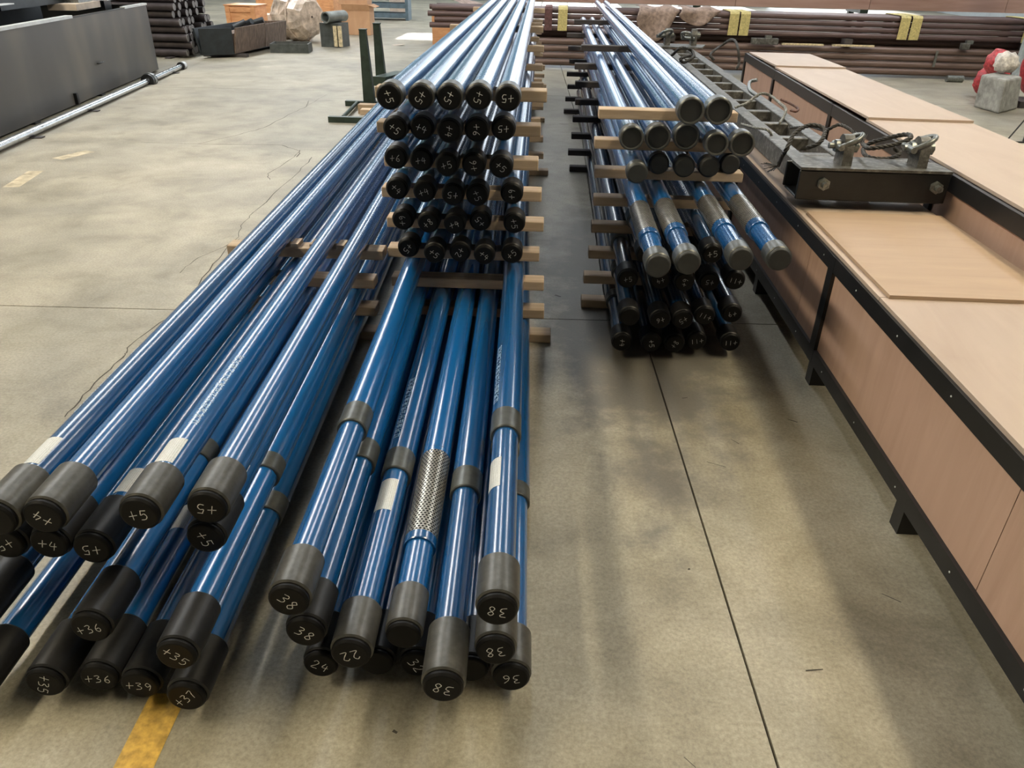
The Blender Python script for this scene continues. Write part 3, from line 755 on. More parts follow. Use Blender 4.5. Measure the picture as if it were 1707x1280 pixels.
# near end: hollow transverse box with two lugs
nb = lbox('end_box', (.015, -.02, .115), (.69, .014, .135), 'black_steel')
lbox('end_box_back', (.015, .20, .115), (.69, .014, .12), 'black_steel')
tp = MB().add([(-.33, -.03, .185), (.36, -.03, .185), (.36, .12, .185), (.28, .22, .185), (-.26, .22, .185), (-.33, .12, .185),
          (-.33, -.03, .197), (.36, -.03, .197), (.36, .12, .197), (.28, .22, .197), (-.26, .22, .197), (-.33, .12, .197)],
         [(5, 4, 3, 2, 1, 0), (6, 7, 8, 9, 10, 11)]+[(i, (i+1) % 6, 6+(i+1) % 6, 6+i) for i in range(6)]).build('top_plate', 'worn_steel', lb)
lbox('bottom_plate', (.015, .09, .05), (.67, .22, .012), 'black_steel')
def lug(x, y, z, parent, s=1.0):
    pr = []
    for (yy, zz) in ((-.05, 0), (.05, 0), (.042, .075), (.03, .103), (.012, .115), (-.012, .115), (-.03, .103), (-.042, .075)):
        pr.append((yy*s, zz*s))
    n_ = len(pr); th = .02*s
    vs = [(x-th, y+a_, z+b_) for a_, b_ in pr]+[(x+th, y+a_, z+b_) for a_, b_ in pr]
    o = MB().add(vs, [tuple(range(n_)), tuple(reversed(range(n_, 2*n_)))]+[(i, n_+i, n_+(i+1) % n_, (i+1) % n_) for i in range(n_)]).build('lug', 'worn_steel', parent)
    b_ = MB().cyl((x-.07*s, y, z+.07*s), (x+.05*s, y, z+.07*s), .012*s, 12)
    b_.lathe([(0, 0), (0, .026*s), (.022*s, .026*s), (.022*s, 0)], 6, 'X', (x+.022*s, y, z+.07*s))
    b_.lathe([(0, 0), (0, .026*s), (.022*s, .026*s), (.022*s, 0)], 6, 'X', (x-.046*s, y, z+.07*s))
    b_.build('lug_bolt', 'bolt_steel', o)
    return o
lug(-.11, .075, .197, lb, 1.15); lug(.235, .075, .197, lb, 1.15)
for bx in (-.215, .30):
    b_ = MB().lathe([(0, 0), (0, .028), (-.022, .028), (-.022, .016), (-.05, .016), (-.05, .008), (-.046, .008), (-.046, 0)], 6, 'Y', (bx, -.027, .125))
    b_.build('end_bolt', 'bolt_steel', lb)
# far end plate with shackles
fy = LBY-.05
MB().add([(-.30, fy-.1, .135), (.2, fy-.1, .135), (.30, fy+.25, .135), (-.30, fy+.3, .135), (-.30, fy-.1, .15), (.2, fy-.1, .15), (.30, fy+.25, .15), (-.30, fy+.3, .15)],
         [(3, 2, 1, 0), (4, 5, 6, 7), (0, 1, 5, 4), (1, 2, 6, 5), (2, 3, 7, 6), (3, 0, 4, 7)]).build('far_plate', 'worn_steel', lb)
lug(-.17, fy+.15, .15, lb, 1.5); lug(.14, fy+.18, .15, lb, 1.5)
def shackle(x, y, z, s, rz, par, mat='bolt_steel'):
    pts = [(-.03, 0, .0), (-.036, 0, .05), (-.03, 0, .085), (0, 0, .105), (.03, 0, .085), (.036, 0, .05), (.03, 0, .0)]
    R_ = Matrix.Rotation(rz, 3, 'Z') @ Matrix.Rotation(1.1, 3, 'X')
    q = [Vector((x, y, z))+R_ @ (Vector(p)*s) for p in pts]
    m = MB(); m.sweep(catmull(q, 4), .010*s, 8)
    m.cyl(Vector((x, y, z))+R_ @ Vector((-.05*s, 0, .006*s)), Vector((x, y, z))+R_ @ Vector((.05*s, 0, .006*s)), .012*s)
    return m.build('shackle', mat, par)
shackle(-.155, .075, .275, 1.15, 1.57, lb); shackle(.17, .07, .275, 1.2, 1.57, lb)
shackle(-.23, fy+.12, .24, 1.6, .4, lb); shackle(.07, fy+.13, .22, 1.6, -.4, lb)

def wp(px, py, z): return atZ(px, py, z)
def make_rope(name, label, ctrl, r=.011, mat='rope', pitch=.07, fray=None):
    m = MB(); m.rope(ctrl, r, 3, pitch)
    o = m.build(name, mat); tag(o, label, 'wire rope')
    if fray is not None:
        f = MB(); e = Vector(ctrl[-1])
        for i in range(12):
            d = Vector(fray)+Vector((random.uniform(-.6, .6), random.uniform(-.6, .6), random.uniform(-.35, .35)))
            f.sweep([e, e+d*.03, e+d*random.uniform(.05, .085)], .0022, 5)
        f.build('frayed_strands', mat, o)
    return o
ZT = BZ+.155
make_rope('wire_rope', 'black wire rope loop with frayed end through the lug nearer the pipes',
          [wp(1345, 247, ZT+.06), wp(1368, 236, ZT+.10), wp(1374, 215, ZT+.14), wp(1350, 209, ZT+.15), wp(1325, 222, ZT+.12), wp(1312, 247, ZT+.06), wp(1303, 262, ZT+.0), wp(1297, 276, CT1+.075)], fray=(-1, -.7, -.05))
make_rope('wire_rope', 'black wire rope lying in a flat loop around the lug nearer the tall crate',
          [wp(1490, 247, ZT+.08), wp(1500, 256, ZT+.06), wp(1480, 265, ZT+.04), wp(1448, 262, ZT+.04), wp(1439, 250, ZT+.05), wp(1450, 239, ZT+.08), wp(1480, 230, ZT+.12), wp(1512, 224, ZT+.15), wp(1517, 231, ZT+.15), wp(1490, 241, ZT+.12), wp(1450, 247, ZT+.10), wp(1438, 240, ZT+.09)], fray=(-.2, .8, .5))
make_rope('wire_rope', 'wire rope sagging between the two near lugs of the lifting beam',
          [wp(1438, 238, ZT+.07), wp(1425, 222, ZT+.10), wp(1400, 208, ZT+.12), wp(1375, 217, ZT+.08), wp(1350, 211, ZT+.02), wp(1318, 213, ZT-.03)], r=.009)
make_rope('wire_rope', 'thin wire rope hanging over the rail beside the bare pipe couplings',
          [wp(1236, 207, BZ+.15), wp(1260, 213, BZ+.16), wp(1280, 217, BZ+.16), wp(1290, 235, BZ+.10), wp(1296, 255, BZ+.05)], r=.008, mat='rope_grey')
make_rope('wire_rope', 'grey wire rope with tangled hook midway along the lifting beam',
          [wp(1226, 179, BZ+.16), wp(1245, 172, BZ+.17), wp(1258, 162, BZ+.20), wp(1270, 156, BZ+.22), wp(1285, 160, BZ+.20), wp(1300, 172, BZ+.19), wp(1310, 182, BZ+.17), wp(1306, 195, BZ+.14), wp(1300, 205, BZ+.135)], r=.010, mat='rope_grey')
make_rope('wire_rope', 'coiled wire rope standing in a tall loop at the far plate',
          [wp(1190, 100, BZ+.15), wp(1185, 90, BZ+.2), wp(1205, 74, BZ+.27), wp(1222, 66, BZ+.33), wp(1230, 80, BZ+.28), wp(1232, 105, BZ+.15), wp(1228, 115, BZ+.10)], r=.014)
make_rope('wire_rope', 'knotted wire rope bunched at the far lug of the lifting beam',
          [wp(1120, 92, BZ+.2), wp(1135, 80, BZ+.28), wp(1152, 84, BZ+.24), wp(1156, 95, BZ+.2), wp(1140, 104, BZ+.16), wp(1135, 98, BZ+.2), wp(1150, 92, BZ+.22)], r=.016)
hk = MB(); hk.sweep(catmull([wp(1262, 133, BZ+.24), wp(1250, 137, BZ+.22), wp(1250, 150, BZ+.2), wp(1262, 160, BZ+.18)], 6), .013, 8)
tag(hk.build('sling_hook', 'bolt_steel'), 'worn steel sling hook lying on the lifting beam rails', 'hook')
hk = MB(); hk.sweep(catmull([wp(1302, 166, BZ+.17), wp(1318, 173, BZ+.16), wp(1330, 181, BZ+.15), wp(1327, 186, BZ+.15), wp(1318, 184, BZ+.15)], 6), .008, 8)
tag(hk.build('bent_rod', 'rust'), 'small rusty bent rod leaning on the tall crate panel', 'rod')

# ------------------------------------------------------------------ steel tank at the left, rod on the floor
tyaw = math.atan2(.85, 5.76)
A = Vector((-5.89, 11.82, 0)); td = Vector((math.sin(tyaw), -math.cos(tyaw), 0)); tn = Vector((-math.cos(tyaw), -math.sin(tyaw), 0))
TL, TW, THh = 8.6, 1.9, .885
tk = thing('steel_tank', 'long black steel machine tank carrying a lathe bed with bright edges', 'machine tank', A)
def tp_(l, w_, z): return td*l+tn*w_+Vector((0, 0, z))
def tslab(nm, l0, l1, w0, w1, z0, z1, mat, par=tk):
    return MB().hexa([tp_(l0, w0, z0), tp_(l0, w1, z0), tp_(l1, w1, z0), tp_(l1, w0, z0), tp_(l0, w0, z1), tp_(l0, w1, z1), tp_(l1, w1, z1), tp_(l1, w0, z1)]).build(nm, mat, par)
tslab('side_wall', 0, TL, 0, .02, .02, THh, 'tank_paint')
tslab('side_wall', 0, TL, TW-.02, TW, .02, THh, 'tank_paint')
tslab('end_wall', 0, .02, .02, TW-.02, .02, THh, 'tank_paint')
tslab('end_wall', TL-.02, TL, .02, TW-.02, .02, THh, 'tank_paint')
tslab('tank_floor', .02, TL-.02, .02, TW-.02, .02, .04, 'black_steel')
tslab('rim', 0, .9, -.015, .05, THh, THh+.025, 'bright_edge'); tslab('rim', 2.6, TL, -.015, .06, THh, THh+.03, 'bright_edge')
tslab('rim', .9, 2.6, -.01, .04, THh, THh+.012, 'black_steel')
for l in (.5, 2.2, 4.0, 5.8, 7.6): tslab('skid', l, l+.12, -.02, TW, 0, .02, 'black_steel')
for l in (3.0, 5.0): tslab('bracket', l, l+.05, -.035, 0, .02, .14, 'black_steel')
MB().sweep([tp_(2.05, -.012, .36), tp_(2.05, -.03, .36), tp_(2.22, -.03, .36), tp_(2.22, -.012, .36)], .008, 6).build('handle', 'black_steel', tk)
# machine bed standing in the tank
mc = tk; mo = Vector((0, 0, 0))
def mslab(nm, l0, l1, w0, w1, z0, z1, mat):
    o = tslab(nm, l0, l1, w0, w1, z0, z1, mat, mc)
    for v in o.data.vertices: v.co += mo
    return o
mslab('bed', 1.6, TL-.3, .75, 1.5, .04, 1.12, 'dark_bin'); mslab('way', 3.7, TL-.3, .55, .75, .96, 1.03, 'bright_edge')
mslab('carriage', 1.7, 3.4, .35, 1.5, 1.0, 1.25, 'dark_bin'); mslab('guard_plate', 3.3, 4.6, .25, .8, 1.06, 1.07, 'bright_edge')
mslab('tool_block', 1.35, 2.1, .12, .45, .93, 1.0, 'pale_board'); mslab('tool_post', 1.45, 1.85, .18, .38, 1.0, 1.3, 'bolt_steel')
mslab('bed_leg', .35, .6, .35, 1.5, .04, 1.3, 'black_steel'); mslab('wide_plate', .0, .75, .25, 1.5, .97, .99, 'bright_edge')
h = MB(); h.sweep(catmull([tp_(3.45, .4, 1.06)+mo, tp_(3.45, .4, 1.15)+mo, tp_(3.3, .4, 1.2)+mo, tp_(3.2, .4, 1.35)+mo], 5), .018, 8); h.build('lever', 'bright_edge', mc)
rod = thing('piston_rod', 'long shiny steel piston rod with black collar lying along the tank', 'rod', A+td*-.25+tn*-.28)
R0 = Vector((0, 0, .045)); R1 = td*8.6+tn*.05+Vector((0, 0, .045))
MB().cyl(R0, R1, .036, 18).build('shaft', 'chrome_rod', rod)
dv = (R1-R0).normalized()
MB().cyl(R0+dv*1.45, R0+dv*1.62, .085, 18).build('collar', 'black_steel', rod); MB().cyl(R0+dv*1.50, R0+dv*1.56, .092, 18).build('collar_band', 'bolt_steel', rod)
MB().cyl(R0-dv*.06, R0+dv*.05, .055, 16).build('end_nut', 'bright_edge', rod); MB().cyl(R0+dv*.06, R0+dv*.1, .06, 16).build('washer', 'black_steel', rod)
for i, l in enumerate((.5, 3.6, 5.0)):
    q = A+td*(l-.25)+tn*-.28
    o = MB().box((0, 0, .0045), (.16, .08, .009)).build('wood_shim', 'timber_dark'); o.location = (q.x, q.y, 0); o.rotation_euler = (0, 0, tyaw)
    tag(o, 'dark wood shim under the steel piston rod', 'shim', 'shims under the piston rod')

# ------------------------------------------------------------------ stack of round bars
BR = .058
barm = MB().lathe([(0, BR*.98), (-2.6, BR*.98)], 12, 'X'); bar_me = None
bp0 = atZ(318, 98)
for r in range(10):
    for c in range(7):
        if (r, c) in ((3, 3), (4, 4), (6, 2), (5, 5)): continue
        x = bp0.x-.14+random.uniform(-.04, .05)+(0.10 if r < 4 and c < 2 else 0)-(.06 if r > 4 else 0)
        y = bp0.y+.10+c*.2+(r % 2)*.06; z = .02+BR+r*(BR*1.98)
        o = bpy.data.objects.new('steel_bar', None)
        if bar_me is None:
            first = barm.build('steel_bar', 'bar_side'); e = MB().lathe([(.0, BR*.98), (.004, BR*.9), (.004, 0)], 12, 'X').build('end_face', 'bar_end', first)
            bar_me = (first.data, e.data); o = first
        else:
            bpy.data.objects.remove(o); o = bpy.data.objects.new('steel_bar', bar_me[0]); C.objects.link(o)
            e = bpy.data.objects.new('end_face', bar_me[1]); C.objects.link(e); e.parent = o
        o.location = (x, y, z)
        tag(o, 'dark round steel bar in the stack behind the tank', 'steel bar', 'round bars stacked behind the tank')
for dx in (.35, 1.5, 2.3):
    o = MB().box((0, 0, .01), (.1, 1.6, .02)).build('bearer_strip', 'timber_dark'); o.location = (bp0.x-dx, bp0.y+.72, 0)
    tag(o, 'flat dark bearer under the round bar stack', 'timber', 'bearers under the bar stack')

# ------------------------------------------------------------------ clutter beyond the floor on the left
def obox(name, label, cat, corner_px, w_, d_, h_, rz, mat, extra=None, z=0.0):
    p = atZ(*corner_px, z)
    t = thing(name, label, cat, p, rz)
    b_ = MB().box((w_/2, d_/2, h_/2), (w_, d_, h_), bev=.006).build('body', mat, t)
    if extra: extra(t, w_, d_, h_)
    return t
def battens(t, w_, d_, h_):
    for x in (.05, w_-.05): MB().box((x, -.012, h_/2), (.09, .022, h_)).build('batten', 'orange_crate', t)
    MB().box((w_/2, d_/2, h_+.012), (w_+.04, d_+.04, .022)).build('lid', 'orange_crate', t)
    for zz in (.06, h_-.06): MB().box((w_/2, -.010, zz), (w_-.2, .016, .09)).build('batten', 'orange_crate', t)
obox('wooden_crate', 'orange wooden crate standing behind the black trough', 'crate', (383, 66), .62, .6, .62, -.05, 'orange_crate', battens)
obox('wooden_crate', 'wide orange wooden crate behind the plastic-wrapped drum', 'crate', (432, 42), 1.9, .9, .95, 0, 'orange_crate', battens)
obox('wooden_crate', 'low yellowish crate beside the plastic-wrapped drum', 'crate', (425, 58), .9, .5, .40, 0, 'pale_board')
# trough
tr = thing('steel_trough', 'tilted open steel trough, black end and rusty brown side', 'trough', atZ(392, 96))
ca, cb, cc = atZ(338, 98), atZ(392, 96), atZ(478, 76)
o0 = Vector(tr.location)
def quadslab(nm, a_, b_, h_, lean, th, mat, par, z0=.06):
    n_ = Vector((-(b_-a_).y, (b_-a_).x, 0)).normalized()
    p = [a_-o0, b_-o0, b_-o0+n_*th, a_-o0+n_*th]
    up = Vector((0, 0, h_))-n_*lean
    return MB().hexa([q+Vector((0, 0, z0)) for q in p]+[q+up+Vector((0, 0, z0)) for q in p]).build(nm, mat, par)
quadslab('end_plate', ca, cb, .40, .05, .03, 'dark_bin', tr); quadslab('side_plate', cb+Vector((.02, .01, 0)), cb.lerp(cc, .55), .40, .07, .03, 'brown_bin', tr); quadslab('side_plate', cb.lerp(cc, .57), cc, .38, .05, .03, 'brown_bin', tr)
da = cc-cb
quadslab('side_plate', ca, ca+da, .40, -.07, .03, 'dark_bin', tr); quadslab('end_plate', ca+da, cc, .38, 0, .03, 'brown_bin', tr)
MB().hexa([q-o0+Vector((0, 0, .05)) for q in (ca, cb, cc, ca+da)]+[q-o0+Vector((0, 0, .07)) for q in (ca, cb, cc, ca+da)]).build('base_plate', 'dark_bin', tr)
for f_ in (.12, .8):
    q = ca.lerp(cb, .5)+da*f_-o0
    MB().box((q.x, q.y, .025), (.75, .12, .05)).build('skid', 'timber_dark', tr)
MB().hexa([q-o0+Vector((0, 0, .07)) for q in (ca.lerp(cb, .1)+da*.06, ca.lerp(cb, .9)+da*.06, ca.lerp(cb, .9)+da*.94, ca.lerp(cb, .1)+da*.94)]+[q-o0+Vector((0, 0, .36)) for q in (ca.lerp(cb, .1)+da*.06, ca.lerp(cb, .9)+da*.06, ca.lerp(cb, .9)+da*.94, ca.lerp(cb, .1)+da*.94)]).build('scrap_fill', 'brown_bin', tr)
ctr = ca.lerp(cb, .5)
for fr_, an in ((.42, .9), (.56, -.8), (.72, .3)):
    d = Vector((math.cos(an), math.sin(an)*.4, .28)); q = ctr+da*fr_; q.z = .36+.095
    o = MB().cyl(Vector((0, 0, 0))-d*.15, d*.15, .05, 14).build('pipe_fitting', 'dark_bin'); o.location = q
    tag(o, 'dark pipe fitting piled in the brown trough', 'pipe fitting', 'fittings piled in the trough')
# shallow tray
t = thing('plastic_tray', 'shallow dark grey tray with swarf on the floor by the trough', 'tray', atZ(451, 88), .12)
for c_, d_ in (((.34, 0, .075), (.68, .02, .15)), ((.34, .42, .075), (.68, .02, .15)), ((.01, .21, .075), (.02, .40, .15)), ((.67, .21, .075), (.02, .40, .15)), ((.34, .21, .01), (.66, .40, .02))):
    MB().box(c_, d_).build('tray_wall', 'tray_grey', t)
MB().box((.34, .21, .06), (.64, .38, .08)).build('swarf', 'brown_bin', t)
# wrapped drum
t = thing('wrapped_drum', 'plastic-wrapped drum lying on its side among the crates', 'drum', atZ(520, 73)+Vector((0, .2, 0)), -.5)
n_ = 22
m = MB(); prof = [(0, .02), (.02, .30), (.10, .40), (.22, .46), (.30, .44), (.42, .48), (.50, .45), (.62, .47), (.72, .40), (.74, 0.0)]
vs = []
for j, (x, r) in enumerate(prof):
    for i in range(n_):
        a_ = 2*math.pi*i/n_+.2; rr = r*(1+.05*math.sin(i*2.1+j*.7)+random.uniform(-.035, .035))
        vs.append((-x, rr*math.cos(a_), .47+rr*math.sin(a_)*.95))
m.add(vs, [(j*n_+i, j*n_+(i+1) % n_, (j+1)*n_+(i+1) % n_, (j+1)*n_+i) for j in range(len(prof)-1) for i in range(n_)])
m.build('film_wrap', 'film', t)
for x in (.25, .45, .62):
    MB().sweep([(-x, .475*math.cos(2*math.pi*i/12+.2), .47+.475*.95*math.sin(2*math.pi*i/12+.2)) for i in range(13)], .02, 6).build('wrap_fold', 'film', t)
# short pipe on block
t = thing('timber_block', 'dark block faced with pale battens under the short grey pipe', 'block', atZ(536, 78), -.25)
MB().box((.2, .2, .21), (.4, .4, .42)).build('body', 'tray_grey', t)
for x in (.33, .43): MB().box((x, -.01, .2), (.07, .03, .36)).build('batten', 'cream_sack', t)
p = atZ(552, 40, .53)
sp = MB().lathe([(0, .075), (0, .10), (.62, .10), (.62, .075), (0, .075)], 20, 'Y').build('short_pipe', 'grey_pipe'); sp.location = Vector(t.location)+Vector((.16, -.12, .521)); sp.rotation_euler = (0, 0, -.35)
tag(sp, 'short grey steel pipe with open end lying on the block', 'pipe')
# cartons
def flaps(t, w_, d_, h_):
    MB().box((w_/2, -.05, h_-.04), (w_, .01, .14), Matrix.Rotation(.5, 3, 'X')).build('flap', 'cardboard', t)
    MB().box((w_+.06, d_/2, h_-.02), (.14, d_, .01), Matrix.Rotation(.35, 3, 'Y')).build('flap', 'cardboard', t)
bx = obox('carton', 'brown cardboard carton with open flaps standing on the floor', 'carton', (574, 58), .60, .5, .60, .02, 'cardboard', flaps)
def emblem(t, w_, d_, h_):
    r_ = MB().lathe([(0, .062), (-.002, .062), (-.002, .07), (0, .07)], 24, 'Y', (w_*.4, -.001, .28)); r_.build('printed_emblem', 'ink', t)
    MB().box((w_*.4-.015, -.002, .28), (.012, .003, .06)).build('printed_emblem', 'ink', t); MB().box((w_*.4+.015, -.002, .29), (.012, .003, .06)).build('printed_emblem', 'ink', t)
    MB().box((w_*.4, -.002, .255), (.05, .003, .01)).build('printed_emblem', 'ink', t)
up = thing('carton', 'brown carton with round printed emblem stacked on the open carton', 'carton', Vector(bx.location)+Vector((-.06, .02, .603)), .02)
MB().box((.31, .25, .28), (.62, .5, .56), bev=.006).build('body', 'cardboard', up); emblem(up, .62, .5, .56)
obox('low_crate', 'low orange wooden box behind the short grey pipe', 'crate', (556, 40), .6, .5, .26, 0, 'orange_crate')
# far rack and boards near the teal wall
t = thing('storage_rack', 'blue grey steel rack near the teal wall', 'rack', atZ(612, 33), .02)
for i in range(5): MB().box((.55, .3, .12+i*.24), (1.1, .6, .12)).build('shelf', 'rack_blue', t)
for x in (.0, 1.1): MB().box((x, .3, .8), (.08, .6, 1.6)).build('upright', 'rack_blue', t)
obox('board_stack', 'pale upright board leaning beside the blue rack', 'board', (650, 24), .6, .15, 1.2, 0, 'pale_board')
obox('cabinet', 'dark grey cabinet behind the orange crates', 'cabinet', (532, 24), .9, .5, 1.3, 0, 'rack_blue')
# orange crate behind the tall stack with a drooping cover
oc = obox('wooden_crate', 'orange wooden crate behind the far end of the tall stack', 'crate', (721, 74), 1.1, .9, .62, .0, 'orange_crate')
cv = MB(); o_ = Vector(oc.location)
N = 10; vs = []
for j in range(N+1):
    for i in range(N+1):
        u, v = i/N, j/N
        vs.append((-.06+1.22*u, -.04+.98*v, .64+.45*(1-u)*(0.4+0.6*math.sin(math.pi*(.15+.8*v)))+.03*math.sin(7*u+3*v)))
cv.add(vs, [(j*(N+1)+i, j*(N+1)+i+1, (j+1)*(N+1)+i+1, (j+1)*(N+1)+i) for j in range(N) for i in range(N)], True)
co = cv.build('cover_sheet', 'tarp'); co.location = o_; tag(co, 'brown cover sheet humped over the orange crate behind the stack', 'cover')
ps = MB().add([(0, 0, .004), (.22, .02, .004), (.30, -.12, .03), (.08, -.14, .004)], [(0, 1, 2, 3)]).build('paper_scrap', 'pale_board'); ps.location = atZ(653, 75)
tag(ps, 'scrap of pale paper on the floor beyond the green stand', 'paper')

# ------------------------------------------------------------------ green stand
g = thing('roller_stand', 'dark green steel stand with two uprights behind the tall stack', 'stand', atZ(608, 190))
go = Vector(g.location)
def gw(p): return Vector(p)-go
b1, b2 = atZ(549, 203), atZ(640, 206)
c1_, c2_ = atZ(577, 176), atZ(640, 178)
for a_, b_ in ((b1, b2), (c1_, c2_)):
    d = (b_-a_); MB().box(gw((a_+b_)/2)+Vector((0, 0, .03)), (d.length, .07, .06)).build('base_bar', 'green_steel', g)
MB().cyl(gw(atZ(597, 176))+Vector((0, 0, .04)), gw(atZ(572, 202))+Vector((0, 0, .04)), .022, 8).build('base_brace', 'green_steel', g)
yb = (c1_.y+b1.y)/2+.35
for px_, pt_, yy in ((611, 50, c1_.y-.02), (634, 40, c1_.y+.5)):
    topp = atY(px_-6, pt_, yy); zt_ = topp.z; x_ = topp.x
    m = MB().hexa([gw((x_-.045, yy-.05, 0)), gw((x_+.09, yy-.05, 0)), gw((x_+.09, yy+.05, 0)), gw((x_-.045, yy+.05, 0)),
                   gw((x_-.04, yy-.035, zt_)), gw((x_+.035, yy-.035, zt_)), gw((x_+.035, yy+.035, zt_)), gw((x_-.04, yy+.035, zt_))])
    u_ = m.build('upright', 'green_steel', g)
    MB().box(gw((x_, yy, zt_+.006)), (.085, .085, .012)).build('top_cap', 'green_steel', u_)
ra = atY(640, 128, c1_.y-.1)
MB().box(gw(ra)+Vector((.06, .1, -.03)), (.16, .55, .10), Matrix.Rotation(-.3, 3, 'Z')).build('roller_box', 'green_steel', g)
MB().box(gw(ra)+Vector((.06, .1, -.08-ra.z/2)), (.08, .12, ra.z-.16)).build('roller_post', 'green_steel', g)
MB().box(gw((ra.x+.06, c1_.y+.15, .03)), (.08, .9, .06)).build('base_bar', 'green_steel', g)
wbk = MB().box((.12, .06, .05), (.36, .12, .1)).build('wood_block', 'timber'); wbk.location = atZ(606, 190); tag(wbk, 'weathered wood block by the foot of the green stand', 'wood block')

# ------------------------------------------------------------------ brown pipe bundles across the far floor
PA = -0.012
def bundle(name, mat, y0, zb, rows, cols, r, x0, x1, lab, grp, extra=0):
    ref = None
    for c in range(cols):
        for k in range(rows+extra):
            if c and k < rows-1: continue
            if k >= rows and c < 2: continue
            L = x1-x0
            if ref is None:
                o = MB().lathe([(0, 0), (0, r), (L, r), (L, 0)], 14, 'X').build(name, mat); ref = o.data
            else:
                o = bpy.data.objects.new(name, ref); C.objects.link(o)
            o.location = (x0+random.uniform(-.1, .1), y0+c*r*2.1+(k*.012), zb+r+k*r*1.99); o.rotation_euler = (0, 0, PA)
            cs = ['lowest', 'second', 'third', 'uppermost', 'uppermost'][k]
            tag(o, lab+(f', {cs} course at the front' if c == 0 else ', in the uppermost course behind the front pipe'), 'pipe', grp)
bundle('long_pipe', 'brown_pipe', 13.45, .04, 4, 6, .051, -1.6, 8.4, 'thick brown pipe in the lower floor bundle', 'thick brown pipes of the lower bundle', 1)
bundle('long_pipe', 'purple_pipe', 13.54, .552, 4, 7, .042, -2.0, 8.6, 'slim purplish pipe in the strapped upper bundle', 'slim pipes of the strapped upper bundle')
for x in (-.8, 1.6, 4.4, 7.2):
    y_ = 13.4+x*PA
    o = MB().box((0, .55, .02), (.12, 1.3, .04)).build('floor_bearer', 'timber_dark'); o.location = (x, y_-.0, 0); tag(o, 'dark bearer under the lower pipe bundle', 'timber', 'bearers under the lower bundle')
    o = MB().box((0, .06, .052), (.12, .2, .104)).build('bundle_bearer', 'timber_dark'); o.location = (x+.3, y_+.02, .04+.051*(2+3*1.99)+.001); tag(o, 'dark bearer between the two brown pipe bundles', 'timber', 'bearers between the bundles')
def strap(x, w_, label, mat='yellow_strap', grp='straps around the upper bundle'):
    y0, y1, z0, z1 = 13.54-.042-.012, 13.54+.042*2.1*6+.10, .558, .552+.042*8+.006
    y0 += (x+2)*PA-.004; y1 += (x+2)*PA
    pr = [(y0+.0, z0), (y0, z1-.03), (y0+.03, z1), (y1-.03, z1), (y1, z1-.03), (y1, z0)]
    m = MB(); vs = []
    for xx in (x-w_/2, x+w_/2):
        for (yy, zz) in pr: vs.append((xx, yy, zz))
    n_ = len(pr)
    for i in range(n_-1):
        a_, b_ = vs[i], vs[i+1]
    m.add(vs, [(i, i+1, n_+i+1, n_+i) for i in range(n_-1)])
    o = m.build('bundle_strap', mat); o.modifiers.new('t', 'SOLIDIFY').thickness = .008
    tag(o, label, 'strap', grp); return o
for px_, lab in ((1216, 'pale yellow strap wrapped around the upper bundle beside the tarp'), (1234, 'second pale yellow strap next to the one beside the tarp'),
                 (1494, 'broad yellow strap around the upper bundle near the pillar'), (1513, 'narrow yellow strap paired with the broad one near the pillar'), (1698, 'yellow strap at the bundle end behind the pillar'),
                 (937, 'yellow strap around the upper bundle seen between the two stacks')):
    strap(atY(px_, 45, 13.7).x, .15, lab)
o = strap(atY(914, 40, 13.7).x, .12, 'maroon cloth hanging over the upper bundle between the stacks', 'maroon_cloth', None)
o['category'] = 'cloth'
# tarp draped over the bundle
x0 = atY(1060, 30, 13.6).x
def drape(x0, w_, drop, lab, seed):
    random.seed(seed); N, Mr = 14, 12; vs = []; y0 = 13.36+(x0+2)*PA; zt_ = .552+.042*8+.02
    for j in range(Mr+1):
        v = j/Mr
        for i in range(N+1):
            u = i/N
            if v < .35: y = y0+.6*(1-v/.35); z = zt_+.02+.015*math.sin(9*u+4*v)
            else:
                f_ = (v-.35)/.65; y = y0-.02-.03*math.sin(8*u+3*f_)-.02*random.random(); z = zt_-f_*drop*(math.sin(math.pi*min(1, .12+.85*u))**.8)
            vs.append((x0+w_*u+.02*math.sin(6*v+u*5), y, z))
    m = MB().add(vs, [(j*(N+1)+i, j*(N+1)+i+1, (j+1)*(N+1)+i+1, (j+1)*(N+1)+i) for j in range(Mr) for i in range(N)], True)
    o = m.build('tarp', 'tarp'); o.modifiers.new('t', 'SOLIDIFY').thickness = .006; tag(o, lab, 'tarp'); random.seed(seed+1)
drape(x0, .62, .46, 'crumpled brown tarp hanging deep over the upper bundle', 3)
drape(x0+.66, .60, .22, 'shallow swag of brown tarp on the upper bundle', 5)
for px_, py_, lab in ((1275, 65, 'grey clamp block on the lower bundle behind the tall crate'), (1609, 75, 'small grey clamp on the lower bundle near the pillar')):
    q = atY(px_, py_, 13.3); ww = .42 if px_ < 1400 else .12
    o = MB().box((0, 0, 0), (ww, .1, .09), bev=.006).build('clamp_block', 'worn_steel'); o.location = (q.x, 13.30, .04+.051*8+.047); MB().box((.05, 0, .06), (.1, .07, .05)).build('clamp_screw', 'bolt_steel', o); tag(o, lab, 'clamp')
q = atY(1558, 93, 13.35)
o = MB().box((0, 0, 0), (.035, .012, .24)).build('tie_strap', 'bolt_steel'); o.location = (q.x, 13.385+(q.x+1.6)*PA, .30); tag(o, 'thin steel tie across the lower bundle', 'strap')
o = MB().lathe([(0, 0), (0, .05), (.25, .05), (.25, 0)], 14, 'X').build('pipe_stub', 'bolt_steel'); q = atZ(1565, 133); o.location = (q.x, 13.0, .05); tag(o, 'short steel stub on the floor before the lower bundle', 'pipe stub')
